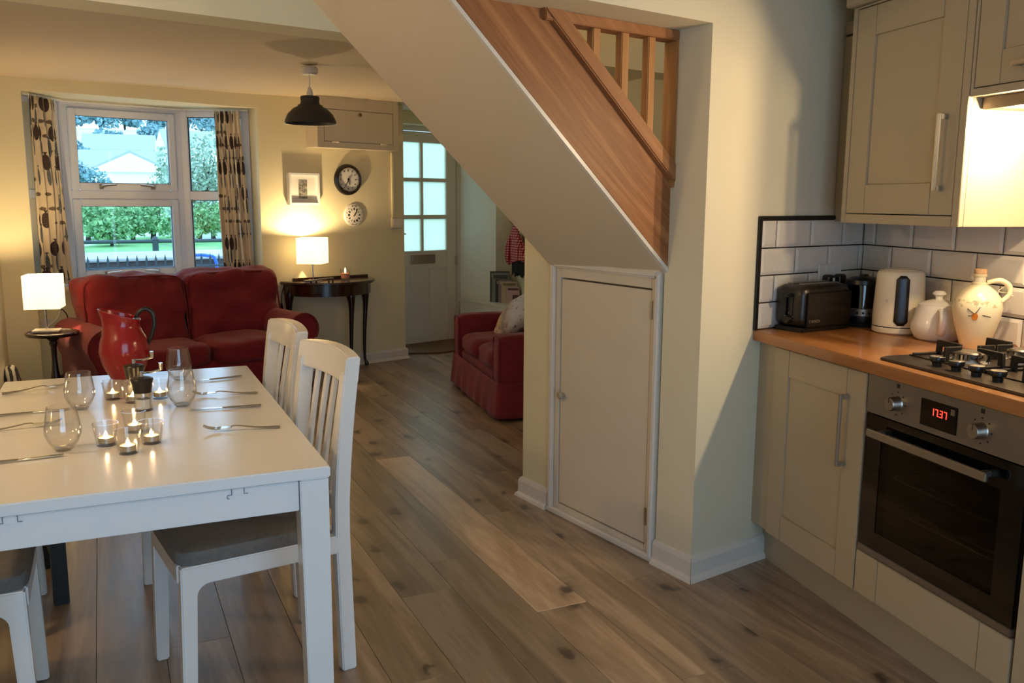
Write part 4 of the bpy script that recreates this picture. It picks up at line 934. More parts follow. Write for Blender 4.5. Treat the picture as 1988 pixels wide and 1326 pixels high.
def holder(loc, lab, rot=0):
    h = thing('tealight_holder', lab, 'candle holder', loc, 0, 'clear glass tealight holders')
    B().lathe([(0, 0), (0.0225, 0), (0.024, 0.003), (0.0325, 0.060), (0.0305, 0.060), (0.0225, 0.008), (0, 0.008)], 36).ob('glass', M['tumbler'], h, smooth=50)
    return h
def tealight(loc, lab):
    t = thing('tealight', lab, 'candle', loc, 0, 'lit tealights')
    B().lathe([(0, 0), (0.0192, 0), (0.0196, 0.014), (0.0186, 0.014), (0.0186, 0.002), (0, 0.002)], 28).ob('cup', M['steel'], t)
    B().lathe([(0, 0.003), (0.0184, 0.003), (0.0184, 0.0118), (0, 0.0115)], 24).ob('wax', M['wax'], t)
    B().lathe([(0, 0.0115), (0.0042, 0.0135), (0.0058, 0.0165), (0.0036, 0.0215), (0, 0.028)], 12).ob('flame', M['flame'], t)
    l = bpy.data.lights.new('tealight_glow', 'POINT'); l.energy = 0.11; l.color = (1.0, 0.6, 0.25); l.shadow_soft_size = 0.003
    o = bpy.data.objects.new('tealight_glow', l); COL.objects.link(o); o.parent = t; o.location = (0, 0, 0.0185)
    return t
def _wax():
    k = N('glowing_wax'); co = k.coord(); f = k.noise(co, 60, 2); k.bsdf(k.ramp(f, [(0.3, lin('#f3e3bd')), (0.7, lin('#fbf0d2'))]), 0.4, emit=(1.0, 0.62, 0.25, 1), estr=0.55); return k.m
M['wax'] = _wax()
hp = [((-0.020, 2.458), 'left of the front cluster of four'), ((0.030, 2.355), 'at the very front of the front cluster of four'), ((0.089, 2.432), 'right of the front cluster of four'), ((0.053, 2.572), 'at the back of the front cluster of four'),
      ((0.004, 3.035), 'in the back row, left one before the red jug'), ((0.062, 2.960), 'in the back row, beside the black mill tops'), ((0.142, 2.990), 'in the back row, right of the mills')]
h0 = t0 = None
for (x, y), w in hp:
    lh = 'clear glass tealight holder ' + w; lt = 'lit tealight in the glass holder ' + w
    if h0 is None: h0 = holder((x, y, TZ), lh); t0 = tealight((x, y, TZ + 0.0082), lt)
    else: dup(h0, (x, y, TZ), 0, lh); dup(t0, (x, y, TZ + 0.0082), 0, lt)
def mill(loc, rz, lab):
    m_ = thing('mill', lab, 'mill', loc, rz, 'salt and pepper mills')
    B().lathe([(0, 0), (0.027, 0), (0.028, 0.004), (0.0245, 0.045), (0.0225, 0.045), (0.0225, 0.006), (0, 0.006)], 28).ob('glass', M['tumbler'], m_)
    B().lathe([(0, 0.007), (0.0222, 0.007), (0.0222, 0.036), (0, 0.036)], 20).ob('salt', M['white_matt'], m_)
    B().lathe([(0.0245, 0.045), (0.0255, 0.0455), (0.0255, 0.056), (0, 0.056), (0, 0.045)], 28).ob('collar', M['chrome'], m_)
    B().lathe([(0, 0.056), (0.0255, 0.056), (0.030, 0.085), (0.033, 0.096), (0.031, 0.100), (0.012, 0.105), (0, 0.106)], 32).ob('top', M['black_satin'], m_)
    b = B(); b.tube([(0, 0, 0.104), (0, 0, 0.120)], [0.006, 0.005], 10); b.tube([(0, 0, 0.116), (0.03, 0, 0.116), (0.058, 0, 0.122)], 0.0035, 8); b.tube([(0.056, 0, 0.120), (0.056, 0, 0.142)], [0.005, 0.0065], 10); b.ob('crank', M['chrome'], m_)
    return m_
ml = mill((0.086, 2.835, TZ), 0.1, 'black topped mill with a crank nearer the viewer, behind the front tealights')
dup(ml, (0.072, 3.075, TZ), -0.05, 'black topped mill with a crank just in front of the red jug')
jg = thing('jug', 'tall red enamel jug with a black looped handle at the far end of the table', 'jug', (0.052, 3.405, TZ), math.radians(-6)); jg.scale = (1, 1, 0.94)
b = B(); n = 48; prof = [(0.046, 0.0), (0.050, 0.004), (0.072, 0.05), (0.082, 0.10), (0.076, 0.145), (0.062, 0.18), (0.055, 0.205), (0.055, 0.225), (0.058, 0.245)]
def jf(u, v):
    a = 2 * PI * u; f = v * (len(prof) - 1); i = min(int(f), len(prof) - 2); q = f - i
    r = prof[i][0] * (1 - q) + prof[i + 1][0] * q; z = prof[i][1] * (1 - q) + prof[i + 1][1] * q
    k_ = max(0, (z - 0.16) / 0.085); s_ = max(0, math.cos(a - PI)) ** 3
    r += 0.020 * k_ * s_; z += -0.022 * k_ * math.cos(a)
    return (r * math.cos(a), r * math.sin(a), z)
b.grid(n, 30, jf, True); b.bm.faces.new([b.bm.verts[:][i * 30] for i in range(n)]) if False else None
o = b.ob('body', M['red_enamel'], jg, smooth=80); sm = o.modifiers.new('thick', 'SOLIDIFY'); sm.thickness = 0.003; sm.offset = -1
B().lathe([(0, 0.0), (0.047, 0.0), (0.047, 0.003), (0, 0.003)], 32).ob('bottom', M['red_enamel'], jg)
B().tube([(0.044, 0, 0.226), (0.055, 0, 0.250), (0.078, 0, 0.262), (0.100, 0, 0.245), (0.104, 0, 0.20), (0.092, 0, 0.155), (0.080, 0, 0.125)], [0.006, 0.0075, 0.008, 0.008, 0.008, 0.007, 0.005], 12).ob('handle', M['black_satin'], jg)
B().box(0.034, -0.008, 0.218, 0.052, 0.008, 0.228).ob('handle_clip', M['steel'], jg, bevel=0.002)

def knife():
    t = thing('knife', 'x', 'knife', (0, 0, 0), 0, 'table knives')
    B().tube([(0.0, 0, 0.006), (0.012, 0, 0.006), (0.10, 0, 0.0052), (0.115, 0, 0.005)], [0.005, 0.0065, 0.005, 0.004], 10, flat=0.55).ob('handle', M['steel'], t)
    B().prism([(0.112, -0.005), (0.20, -0.0075), (0.212, -0.004), (0.215, 0.004), (0.205, 0.007), (0.112, 0.006)], 'xy', 0.0040, 0.0056).ob('blade', M['chrome'], t, bevel=0.0005, seg=1)
    return t
def fork():
    t = thing('fork', 'x', 'fork', (0, 0, 0), 0, 'table forks')
    B().tube([(0.0, 0, 0.004), (0.01, 0, 0.004), (0.06, 0, 0.006), (0.115, 0, 0.014), (0.132, 0, 0.012)], [0.006, 0.007, 0.0045, 0.003, 0.004], 10, flat=0.5).ob('handle', M['steel'], t)
    b = B(); b.prism([(0.130, -0.004), (0.145, -0.011), (0.160, -0.012), (0.160, 0.012), (0.145, 0.011), (0.130, 0.004)], 'xy', 0.0085, 0.0105)
    for i in range(4): y = (i - 1.5) * 0.0066; b.tube([(0.158, y, 0.0092), (0.175, y, 0.0085), (0.192, y, 0.012), (0.205, y, 0.018)], [0.0022, 0.002, 0.0018, 0.0012], 6)
    b.ob('tines', M['chrome'], t); return t
k0 = f0 = None
CUT = [('k', (0.433, 3.236), (0.22, 3.205), 'on the right, the farthest away'), ('f', (0.441, 2.938), (0.25, 2.972), 'on the right, tines against the nearer far glass'), ('k', (0.42, 2.737), (0.21, 2.770), 'on the right, between the two forks'), ('f', (0.426, 2.455), (0.235, 2.492), 'nearest the viewer on the right of the table'),
       ('f', (-0.325, 3.249), (-0.13, 3.305), 'on the left, the farthest away'), ('k', (-0.33, 2.905), (-0.13, 2.925), 'on the left, pointing at the rear left glass'), ('f', (-0.335, 2.722), (-0.14, 2.738), 'on the left, behind the near left glass'), ('k', (-0.33, 2.372), (-0.13, 2.39), 'nearest the viewer on the left of the table')]
for kd_, p, q, w in CUT:
    rz = math.atan2(q[1] - p[1], q[0] - p[0]); lab = ('knife ' if kd_ == 'k' else 'fork ') + w
    lab = 'steel table ' + lab; loc = (p[0], p[1], TZ)
    if kd_ == 'k':
        if k0 is None: k0 = knife(); k0.location = loc; k0.rotation_euler = (0, 0, rz); k0['label'] = lab
        else: dup(k0, loc, rz, lab)
    else:
        if f0 is None: f0 = fork(); f0.location = loc; f0.rotation_euler = (0, 0, rz); f0['label'] = lab
        else: dup(f0, loc, rz, lab)

# ------------------------------------------------------------------ kitchen: splashback tiles
def tiles(parent, F, cells, y=-0.012):
    for x0, x1, z0, z1 in cells:
        b = B(); g = 0.012; t = 0.008
        v = [b.bm.verts.new(p) for p in ((x0, 0, z0), (x1, 0, z0), (x1, 0, z1), (x0, 0, z1), (x0, -0.004, z0), (x1, -0.004, z0), (x1, -0.004, z1), (x0, -0.004, z1), (x0 + g, -t, z0 + g), (x1 - g, -t, z0 + g), (x1 - g, -t, z1 - g), (x0 + g, -t, z1 - g))] if x1 - x0 > 0.03 else \
            [b.bm.verts.new(p) for p in ((x0, 0, z0), (x1, 0, z0), (x1, 0, z1), (x0, 0, z1), (x0, -0.004, z0), (x1, -0.004, z0), (x1, -0.004, z1), (x0, -0.004, z1), (x0 + .002, -t, z0 + g), (x1 - .002, -t, z0 + g), (x1 - .002, -t, z1 - g), (x0 + .002, -t, z1 - g))]
        for q in ((0, 1, 5, 4), (1, 2, 6, 5), (2, 3, 7, 6), (3, 0, 4, 7), (4, 5, 9, 8), (5, 6, 10, 9), (6, 7, 11, 10), (7, 4, 8, 11), (8, 9, 10, 11)): b.bm.faces.new([v[i] for i in q])
        o = b.ob('tile', M['tile'], parent, smooth=0)
        Mw = Matrix.Translation(F.o) @ Matrix.Rotation(F.th, 4, 'Z') @ Matrix.Translation((0, -0.004, 0))
        o.matrix_world = Mw
rows = [(0.921, 1.0155), (1.0205, 1.1175), (1.1225, 1.2195), (1.2245, 1.3225)]
G = 0.0026
def cells_between(x0, x1, js, z):
    e = [x0] + [j for j in js if x0 + 0.004 < j < x1 - 0.004] + [x1]
    return [(a + G, b_ - G, z[0], z[1]) for a, b_ in zip(e, e[1:])]
ce = []; ck_ = []
for i, z in enumerate(rows):
    je = [0.385 + 0.2085 * k_ for k_ in range(-1, 4)] if i % 2 else [0.505 + 0.2085 * k_ for k_ in range(-1, 3)]
    ce += cells_between(0.300, 0.948, je, z)
    jk = [0.084 + 0.216 * k_ for k_ in range(0, 12)] if i % 2 else [0.187 + 0.2175 * k_ for k_ in range(-1, 12)]
    ck_ += cells_between(0.006, 2.4, jk, z)
b = B(); b.box(0.287, -0.005, 0.917, 0.962, -0.0005, 1.327); gp = struct(inF(b, FE).ob('trim_4', M['grout'], smooth=0))
b = B(); b.box(0.0, -0.005, 0.917, 2.42, -0.0005, 1.327); gk = struct(inF(b, FK).ob('trim_5', M['grout'], smooth=0))
tiles(gp, FE, ce); tiles(gk, FK, ck_)
b = B(); b.box(0.284, -0.014, 0.917, 0.2985, -0.0005, 1.340); b.box(0.2985, -0.014, 1.325, 0.76, -0.0005, 1.340); struct(inF(b, FE).ob('trim_6', M['black_plastic'], bevel=0.002))
sk2 = thing('socket', 'white double wall socket on the tiles behind the black toaster', 'socket', FE(0.718, -0.012, 1.108), FE.th)
B().box(-0.073, -0.010, -0.043, 0.073, 0, 0.043).ob('face_plate', M['white_gloss'], sk2, bevel=0.003)
for x in (-0.028, 0.020): B().box(x - 0.006, -0.014, 0.018, x + 0.006, -0.010, 0.034).ob('rocker', M['white_gloss'], sk2, bevel=0.001)
for x, lab in ((-0.035, 'black plug with a white label in the left socket outlet above the toaster'), (0.040, 'rounded black plug in the right socket outlet above the toaster')):
    p_ = thing('plug', lab, 'plug', FE(0.718 + x, -0.0222, 1.085), FE.th, 'black plugs in the tiled wall socket')
    B().cushion(-0.023, -0.034, -0.026, 0.023, 0.0, 0.026, 6, 5.0).ob('body', M['black_satin'], p_, smooth=60)
    B().tube([(0, -0.02, -0.024), (0, -0.03, -0.06), (0.01, -0.02, -0.10)], 0.003, 8).ob('cord', M['black_plastic'], p_)
    if x < 0: B().box(0.002, -0.0365, 0.002, 0.013, -0.0335, 0.014).ob('sticker', M['white_matt'], p_, smooth=0)

# kitchen units
def K(x, y, z): return FK(x, y, z)
def kth(name, label, cat, u, v, z=0.0, group=None, rz=0.0): return thing(name, label, cat, FK(u, -v, z), FK.th + rz, group)
def shaker(w, h, t=0.020, st=0.095, rec=0.007):
    """door in xz, face at y=-t, hinge corner at the origin"""
    b = B(); b.box(0, -t, 0, st, 0, h); b.box(w - st, -t, 0, w, 0, h); b.box(st, -t, 0, w - st, 0, st); b.box(st, -t, h - st, w - st, 0, h); b.box(st, -t + rec, st, w - st, 0, h - st)
    return b
def bar_handle(parent, x, z0, z1, y, horiz=False, s=0.006):
    b = B()
    if horiz:
        b.box(z0, y - 0.034, x - s, z1, y - 0.024, x + s); b.box(z0, y - 0.026, x - s, z0 + 0.014, y, x + s); b.box(z1 - 0.014, y - 0.026, x - s, z1, y, x + s)
    else:
        b.box(x - s, y - 0.034, z0, x + s, y - 0.024, z1); b.box(x - s, y - 0.026, z0, x + s, y, z0 + 0.016); b.box(x - s, y - 0.026, z1 - 0.016, x + s, y, z1)
    return b.ob('handle', M['steel'], parent, bevel=0.002)
bc = kth('base_cabinet', 'stone coloured shaker base cabinet with a tall bar handle left of the oven', 'cabinet', 0.215, 0.0)
B().box(0.10, -0.575, 0.15, 0.640, -0.02, 0.878).ob('carcass', M['cab'], bc, smooth=0)
B().box(0.002, -0.590, 0.160, 0.115, -0.570, 0.876).ob('filler_panel', M['cab'], bc, bevel=0.002)
dr_ = shaker(0.519, 0.708).ob('door', M['cab'], bc, (0.119, -0.578, 0.160), bevel=0.002)
bar_handle(dr_, 0.437, 0.388, 0.626, -0.020)
ob_ = kth('oven_cabinet', 'stone coloured oven housing unit with a plain drawer front under the oven', 'cabinet', 0.856, 0.0)
b = B(); b.box(0.0, -0.575, 0.15, 0.018, -0.02, 0.878); b.box(0.602, -0.575, 0.15, 0.620, -0.02, 0.878); b.box(0.018, -0.575, 0.15, 0.602, -0.02, 0.168); b.box(0.018, -0.575, 0.285, 0.602, -0.02, 0.300); b.box(0.018, -0.04, 0.3, 0.602, -0.02, 0.878); b.ob('carcass', M['cab'], ob_, smooth=0)
b = B(); b.box(0.004, -0.598, 0.162, 0.105, -0.577, 0.300); b.box(0.106, -0.597, 0.162, 0.512, -0.577, 0.300); b.box(0.513, -0.598, 0.162, 0.616, -0.577, 0.300); b.ob('drawer_front', M['cab'], ob_, bevel=0.002)
b2 = kth('base_cabinet', 'stone coloured base cabinet to the right of the oven at the photo edge', 'cabinet', 1.478, 0.0)
B().box(0.0, -0.575, 0.15, 0.60, -0.02, 0.878).ob('carcass', M['cab'], b2, smooth=0); shaker(0.594, 0.712).ob('door', M['cab'], b2, (0.004, -0.578, 0.162), bevel=0.002)
b3 = kth('base_cabinet', 'stone coloured base cabinet beyond the right edge of the photo', 'cabinet', 2.08, 0.0)
B().box(0.0, -0.575, 0.15, 1.55, -0.02, 0.878).ob('carcass', M['cab'], b3, smooth=0); shaker(0.594, 0.712).ob('door', M['cab'], b3, (0.004, -0.578, 0.162), bevel=0.002)
b = B(); b.box(0.186, -0.520, 0.0, 3.65, -0.502, 0.148); pq = b.ob('plinth', M['plinth'], None, FK.o, (0, 0, FK.th), smooth=0); tag(pq, 'stone coloured plinth board along the floor under the kitchen units', 'plinth')
b = B(); b.prism([(0.004, -0.003), (0.229, -0.632), (3.66, -0.632), (3.66, -0.003)], 'xy', 0.8795, 0.917); wt = b.ob('worktop', M['worktop'], None, FK.o, (0, 0, FK.th), bevel=0.003); tag(wt, 'oak strip kitchen worktop running out of the tiled corner', 'worktop')

# oven
ov = kth('oven', 'built-in steel and black glass oven showing 17.37 on a red display', 'oven', 0.862, 0.0)
OW = 0.608
b = B(); b.box(0.014, -0.565, 0.302, 0.030, -0.06, 0.745); b.box(OW - 0.030, -0.565, 0.302, OW - 0.014, -0.06, 0.745); b.box(0.03, -0.565, 0.302, OW - 0.03, -0.06, 0.316); b.box(0.03, -0.565, 0.735, OW - 0.03, -0.06, 0.745); b.box(0.03, -0.08, 0.316, OW - 0.03, -0.06, 0.735)
b.ob('cavity', plain('dark_oven_enamel', '#2a2723', 0.35, var=0.1), ov, smooth=0)
cp = B().box(0.002, -0.600, 0.752, OW, -0.560, 0.872).ob('control_panel', M['oven_steel'], ov, bevel=0.002)
for x in (0.136, 0.456):
    kn = B().lathe([(0, 0.030), (0.019, 0.030), (0.0205, 0.027), (0.0205, 0.004), (0.023, 0.0), (0, 0)], 28).ob('knob', M['steel'], cp, (x, -0.600, 0.806), (PI / 2, 0, 0))
    b = B(); b.box(-0.0012, 0.004, 0.0301, 0.0012, 0.018, 0.0306); b.ob('pointer', M['black_plastic'], kn, smooth=0)
    b = B()
    for a in range(8):
        q = a * PI / 4; b.box(x + 0.034 * math.cos(q) - 0.002, -0.6012, 0.806 + 0.034 * math.sin(q) - 0.002, x + 0.034 * math.cos(q) + 0.002, -0.6, 0.806 + 0.034 * math.sin(q) + 0.002)
    b.box(x - 0.006, -0.6012, 0.852, x + 0.006, -0.600, 0.864); b.ob('dial_marks', M['black_plastic'], cp, smooth=0)
ds = B().box(0.235, -0.603, 0.770, 0.372, -0.598, 0.846).ob('display', M['black_glass'], cp, bevel=0.001)
b = B(); SEG = {'1': 'bc', '7': 'abc', '3': 'abgcd'}
def seg(b, ch, x, z, w=0.010, h=0.020, t=0.0022, y=-0.6045):
    P_ = {'a': (x, z + h - t, x + w, z + h), 'b': (x + w - t, z + h / 2, x + w, z + h), 'c': (x + w - t, z, x + w, z + h / 2), 'd': (x, z, x + w, z + t), 'e': (x, z, x + t, z + h / 2), 'f': (x, z + h / 2, x + t, z + h), 'g': (x, z + h / 2 - t / 2, x + w, z + h / 2 + t / 2)}
    for c_ in SEG[ch]: q = P_[c_]; b.box(q[0], y, q[1], q[2], y + 0.001, q[3])
for i, ch in enumerate('1737'): seg(b, ch, 0.278 + i * 0.0155 + (0.002 if i > 1 else 0), 0.806)
b.box(0.3055, -0.6045, 0.806, 0.308, -0.6035, 0.8085); b.ob('clock_digits', M['red_led'], ds, smooth=0)
b = B(); b.box(0.350, -0.604, 0.822, 0.364, -0.603, 0.838); b.ob('display_icon', M['oven_steel'], ds, smooth=0)
# glass door
b = B(); b.box(0.004, -0.598, 0.328, 0.075, -0.566, 0.748); b.box(OW - 0.075, -0.598, 0.328, OW - 0.002, -0.566, 0.748); b.box(0.075, -0.598, 0.672, OW - 0.075, -0.566, 0.748); b.box(0.075, -0.598, 0.328, OW - 0.075, -0.566, 0.385)
od = b.ob('door', M['black_glass'], ov, smooth=0)
B().box(0.075, -0.596, 0.385, OW - 0.075, -0.590, 0.672).ob('door_window', M['oven_glass'], od, smooth=0)
B().box(0.004, -0.600, 0.306, OW - 0.002, -0.566, 0.327).ob('door_bottom_strip', M['oven_steel'], od, bevel=0.002)
b = B(); b.box(0.055, -0.640, 0.690, OW - 0.085, -0.628, 0.714); b.box(0.075, -0.630, 0.695, 0.095, -0.596, 0.710); b.box(OW - 0.125, -0.630, 0.695, OW - 0.105, -0.596, 0.710); b.ob('handle', M['steel'], od, bevel=0.003)
for zr_ in (0.455, 0.555):
    b = B()
    for y in (-0.55, -0.20): b.tube([(0.04, y, zr_), (OW - 0.04, y, zr_)], 0.003, 6)
    for i in range(9): x = 0.06 + i * (OW - 0.12) / 8; b.tube([(x, -0.55, zr_), (x, -0.20, zr_)], 0.002, 6)
    b.tube([(0.10, -0.555, zr_), (0.10, -0.555, zr_ + 0.022), (0.28, -0.555, zr_ + 0.022), (0.292, -0.555, zr_), (0.304, -0.555, zr_ + 0.022), (0.50, -0.555, zr_ + 0.022), (0.50, -0.555, zr_)], 0.002, 6, sm=False)
    b.ob('rack', M['chrome'], ov)

# hob
hb = kth('gas_hob', 'black gas hob with cast iron supports set into the oak worktop', 'hob', 0.868, 0.0, 0.9172)
B().prism([(0.0, -0.09), (0.0, -0.55), (0.02, -0.585), (0.572, -0.585), (0.592, -0.55), (0.592, -0.09)], 'xy', 0.0, 0.008).ob('hob_plate', M['hob'] if 'hob' in M else plain('hob_dark_metal', '#4a4038', 0.38, 0.7, var=0.05), hb, bevel=0.003)
b = B(); b.prism([(0.01, -0.10), (0.01, -0.474), (0.582, -0.474), (0.582, -0.10)], 'xy', 0.008, 0.0115); b.ob('burner_tray', bpy.data.materials['hob_dark_metal'], hb, bevel=0.002)
for i in range(4):
    kn = B().lathe([(0, 0.0), (0.013, 0.0), (0.014, 0.010), (0.020, 0.014), (0.022, 0.024), (0.0205, 0.028), (0, 0.029)], 28).ob('knob', M['black_satin'], hb, (0.185 + i * 0.074, -0.520, 0.008))
    B().lathe([(0, 0.029), (0.0195, 0.0285), (0.0205, 0.0275), (0.0205, 0.0265), (0, 0.0265)], 28).ob('knob_cap', M['chrome'], kn)
for (x, y, r) in ((0.155, -0.380, 0.046), (0.155, -0.195, 0.036), (0.437, -0.370, 0.036), (0.437, -0.195, 0.054)):
    bn = B().lathe([(0, 0.011), (r + 0.012, 0.011), (r + 0.010, 0.016), (r, 0.018), (r, 0.034), (0, 0.034)], 36).ob('burner', M['chrome'], hb, (x, y, 0))
    B().lathe([(0, 0.034), (r - 0.003, 0.034), (r - 0.001, 0.037), (r - 0.004, 0.041), (0, 0.041)], 36).ob('burner_cap', M['oven_steel'], bn)
for x0 in (0.02, 0.305):
    b = B(); x1 = x0 + 0.265
    def arm(pts): b.tube(pts, 0.0075, 4, flat=1.0)
    for yc in (-0.380, -0.195):
        xm = (x0 + x1) / 2
        for xe, sg in ((x0, 1), (x1, -1)):
            b.prism([(xe, 0.011), (xe + sg * 0.022, 0.011), (xe + sg * 0.022, 0.036), (xe + sg * 0.100, 0.046), (xe + sg * 0.100, 0.056), (xe + sg * 0.004, 0.056)], 'xz', yc - 0.005, yc + 0.005)
        for ye, sg in ((yc - 0.09, 1), (yc + 0.09, -1)):
            b.prism([(ye, 0.011), (ye + sg * 0.018, 0.011), (ye + sg * 0.018, 0.040), (ye + sg * 0.060, 0.046), (ye + sg * 0.060, 0.056), (ye + sg * 0.002, 0.056)], 'yz', xm - 0.005, xm + 0.005)
    b.box(x0 + 0.006, -0.474, 0.011, x0 + 0.016, -0.10, 0.019); b.box(x1 - 0.016, -0.474, 0.011, x1 - 0.006, -0.10, 0.019)
    b.ob('pan_support', M['iron'], hb, bevel=0.0015, seg=1)

# wall cabinets
wc = kth('wall_cabinet', 'stone coloured wall cabinet with a vertical bar handle above the kettle', 'cabinet', 0.298, 0.0, 1.318)
b = B(); b.box(0.0, -0.312, 0.0, 0.018, -0.002, 0.755); b.box(0.562, -0.312, 0.0, 0.579, -0.002, 0.755); b.box(0.018, -0.312, 0.012, 0.562, -0.002, 0.028); b.box(0.018, -0.312, 0.737, 0.562, -0.002, 0.755); b.ob('carcass', M['cab'], wc, bevel=0.0015)
b = B(); b.box(0.0, -0.330, 0.0, 0.024, -0.312, 0.755); b.box(0.549, -0.330, 0.0, 0.579, -0.312, 0.755); b.box(0.024, -0.330, 0.0, 0.549, -0.312, 0.032); b.box(0.024, -0.330, 0.748, 0.549, -0.312, 0.755); b.ob('face_frame', M['cab'], wc, bevel=0.0015)
dw = shaker(0.521, 0.709, 0.017, 0.100).ob('door', M['cab'], wc, (0.026, -0.312, 0.0355), bevel=0.002)
bar_handle(dw, 0.468, 0.075, 0.310, -0.017)
B().box(-0.015, -0.355, 0.757, 0.60, -0.002, 0.86).ob('cornice', M['cab'], wc, bevel=0.004)
wf = kth('filler_strip', 'narrow stone coloured filler panel between the wall cabinet and end wall', 'filler panel', 0.075, 0.0, 1.318)
b = B(); b.prism([(-0.006, -0.185), (0.005, -0.203), (0.221, -0.203), (0.221, -0.185)], 'xy', 0.0, 0.70); b.ob('panel', M['cab'], wf, smooth=0)
b = B(); b.prism([(-0.006, -0.185), (0.005, -0.206), (0.221, -0.206), (0.221, -0.185)], 'xy', 0.708, 0.755); b.ob('top_rail', M['cab'], wf, smooth=0)
wh = kth('wall_cabinet', 'short stone coloured wall cabinet over the cooker hood at the top right', 'cabinet', 0.880, 0.0, 1.705)
b = B(); b.box(0.0, -0.312, 0.0, 0.60, -0.002, 0.37); b.ob('carcass', M['cab'], wh, smooth=0)
b = B(); b.box(0.0, -0.330, 0.0, 0.60, -0.312, 0.022); b.box(0.0, -0.330, 0.022, 0.012, -0.312, 0.37); b.box(0.59, -0.330, 0.022, 0.60, -0.312, 0.37); b.ob('face_frame', M['cab'], wh, bevel=0.0015)
dh = shaker(0.574, 0.342, 0.018, 0.095).ob('door', M['cab'], wh, (0.0145, -0.312, 0.0255), bevel=0.002)
bar_handle(dh, 0.045, 0.160, 0.400, -0.018, True)
B().box(0.0, -0.355, 0.372, 0.60, -0.002, 0.475).ob('cornice', M['cab'], wh, bevel=0.004)
wr = kth('wall_cabinet', 'stone coloured wall cabinet right of the cooker hood, outside the photo', 'cabinet', 1.482, 0.0, 1.318)
B().box(0.0, -0.312, 0.0, 0.6, -0.002, 0.755).ob('carcass', M['cab'], wr, smooth=0); shaker(0.594, 0.745).ob('door', M['cab'], wr, (0.003, -0.312, 0.005), bevel=0.002)
xh = kth('cooker_hood', 'slim built-in cooker hood with two lit lamps under the short wall cabinet', 'cooker hood', 0.885, 0.0, 1.665)
B().box(0.0, -0.285, 0.004, 0.59, -0.01, 0.040).ob('hood_body', M['oven_steel'], xh, bevel=0.002)
for x in (0.135, 0.455):
    B().lathe([(0, 0.0), (0.030, 0.0), (0.032, 0.0045), (0, 0.0045)], 24).ob('lamp_lens', M['hood_lamp'], xh, (x, -0.235, 0.0))
    l = bpy.data.lights.new('hood_light', 'POINT'); l.energy = 19; l.color = (1.0, 0.74, 0.44); l.shadow_soft_size = 0.02
    o = bpy.data.objects.new('hood_light', l); COL.objects.link(o); o.parent = xh; o.location = (x, -0.250, -0.026)

# ------------------------------------------------------------------ things on the worktop
WZ = 0.9175
to = kth('toaster', 'black two-slice toaster in the corner of the worktop by the end wall', 'toaster', 0.249, 0.392, WZ, None, math.radians(106))
# local: x along the long side (towards the end wall corner is +x), y across; long side faces the viewer (-y ... +u)
b = B().cushion(-0.135, -0.070, 0.012, 0.135, 0.070, 0.174, 8, 7.0); b.ob('body', M['black_satin'], to, smooth=50)
B().box(-0.118, -0.0745, 0.018, 0.128, -0.066, 0.148).ob('side_panel', M['black_satin'], to, bevel=0.006)
B().box(-0.13, -0.065, 0.0, 0.13, 0.065, 0.016).ob('foot_base', M['black_plastic'], to, bevel=0.004)
b = B(); b.box(-0.10, -0.040, 0.1725, 0.10, -0.012, 0.1765); b.box(-0.10, 0.012, 0.1725, 0.10, 0.040, 0.1765); b.ob('slot_trim', M['oven_steel'], to, bevel=0.002)
b = B(); b.box(-0.138, 0.000, 0.060, -0.130, 0.010, 0.140); b.box(-0.138, -0.022, 0.060, -0.130, -0.014, 0.140); b.ob('lever_slot', M['black_glass'], to, smooth=0)
B().box(-0.156, -0.018, 0.128, -0.132, 0.020, 0.142).ob('lever', M['black_plastic'], to, bevel=0.004)
kn = B().lathe([(0, 0.018), (0.014, 0.018), (0.016, 0.0), (0, 0)], 20).ob('browning_knob', M['black_plastic'], to, (-0.134, -0.005, 0.045), (0, -PI / 2, 0))
b = B()
for a in range(7): q = a * PI / 6; b.box(-0.1365, -0.005 + 0.023 * math.cos(q) - 0.0015, 0.045 + 0.023 * math.sin(q) - 0.0015, -0.1345, -0.005 + 0.023 * math.cos(q) + 0.0015, 0.045 + 0.023 * math.sin(q) + 0.0015)
b.ob('dial_marks', M['steel'], to, smooth=0)
def text_mesh(s, size, name, mat, parent, loc, rot):
    cu = bpy.data.curves.new(name, 'FONT'); cu.body = s; cu.size = size; cu.extrude = 0.0004
    tmp = bpy.data.objects.new(name, cu); COL.objects.link(tmp); bpy.context.view_layer.update()
    me = bpy.data.meshes.new_from_object(tmp.evaluated_get(bpy.context.evaluated_depsgraph_get()))
    bpy.data.objects.remove(tmp); me.materials.clear(); me.materials.append(mat)
    o = bpy.data.objects.new(name, me); COL.objects.link(o); o.parent = parent; o.location = loc; o.rotation_euler = rot
    return o
text_mesh('BOSCH', 0.014, 'lettering', M['chrome'], to, (-0.092, -0.0752, 0.036), (PI / 2, 0, 0))
b = B(); b.tube([(-0.100 + 0.0055 * math.cos(i * PI / 8), -0.0752, 0.041 + 0.0055 * math.sin(i * PI / 8)) for i in range(17)], 0.0008, 5); b.box(-0.1025, -0.0756, 0.0402, -0.0975, -0.0748, 0.0418); b.ob('emblem', M['chrome'], to)
B().tube([(0.13, 0.0, 0.05), (0.16, 0.02, 0.03), (0.20, 0.05, 0.02)], 0.003, 8).ob('cord', M['black_plastic'], to)

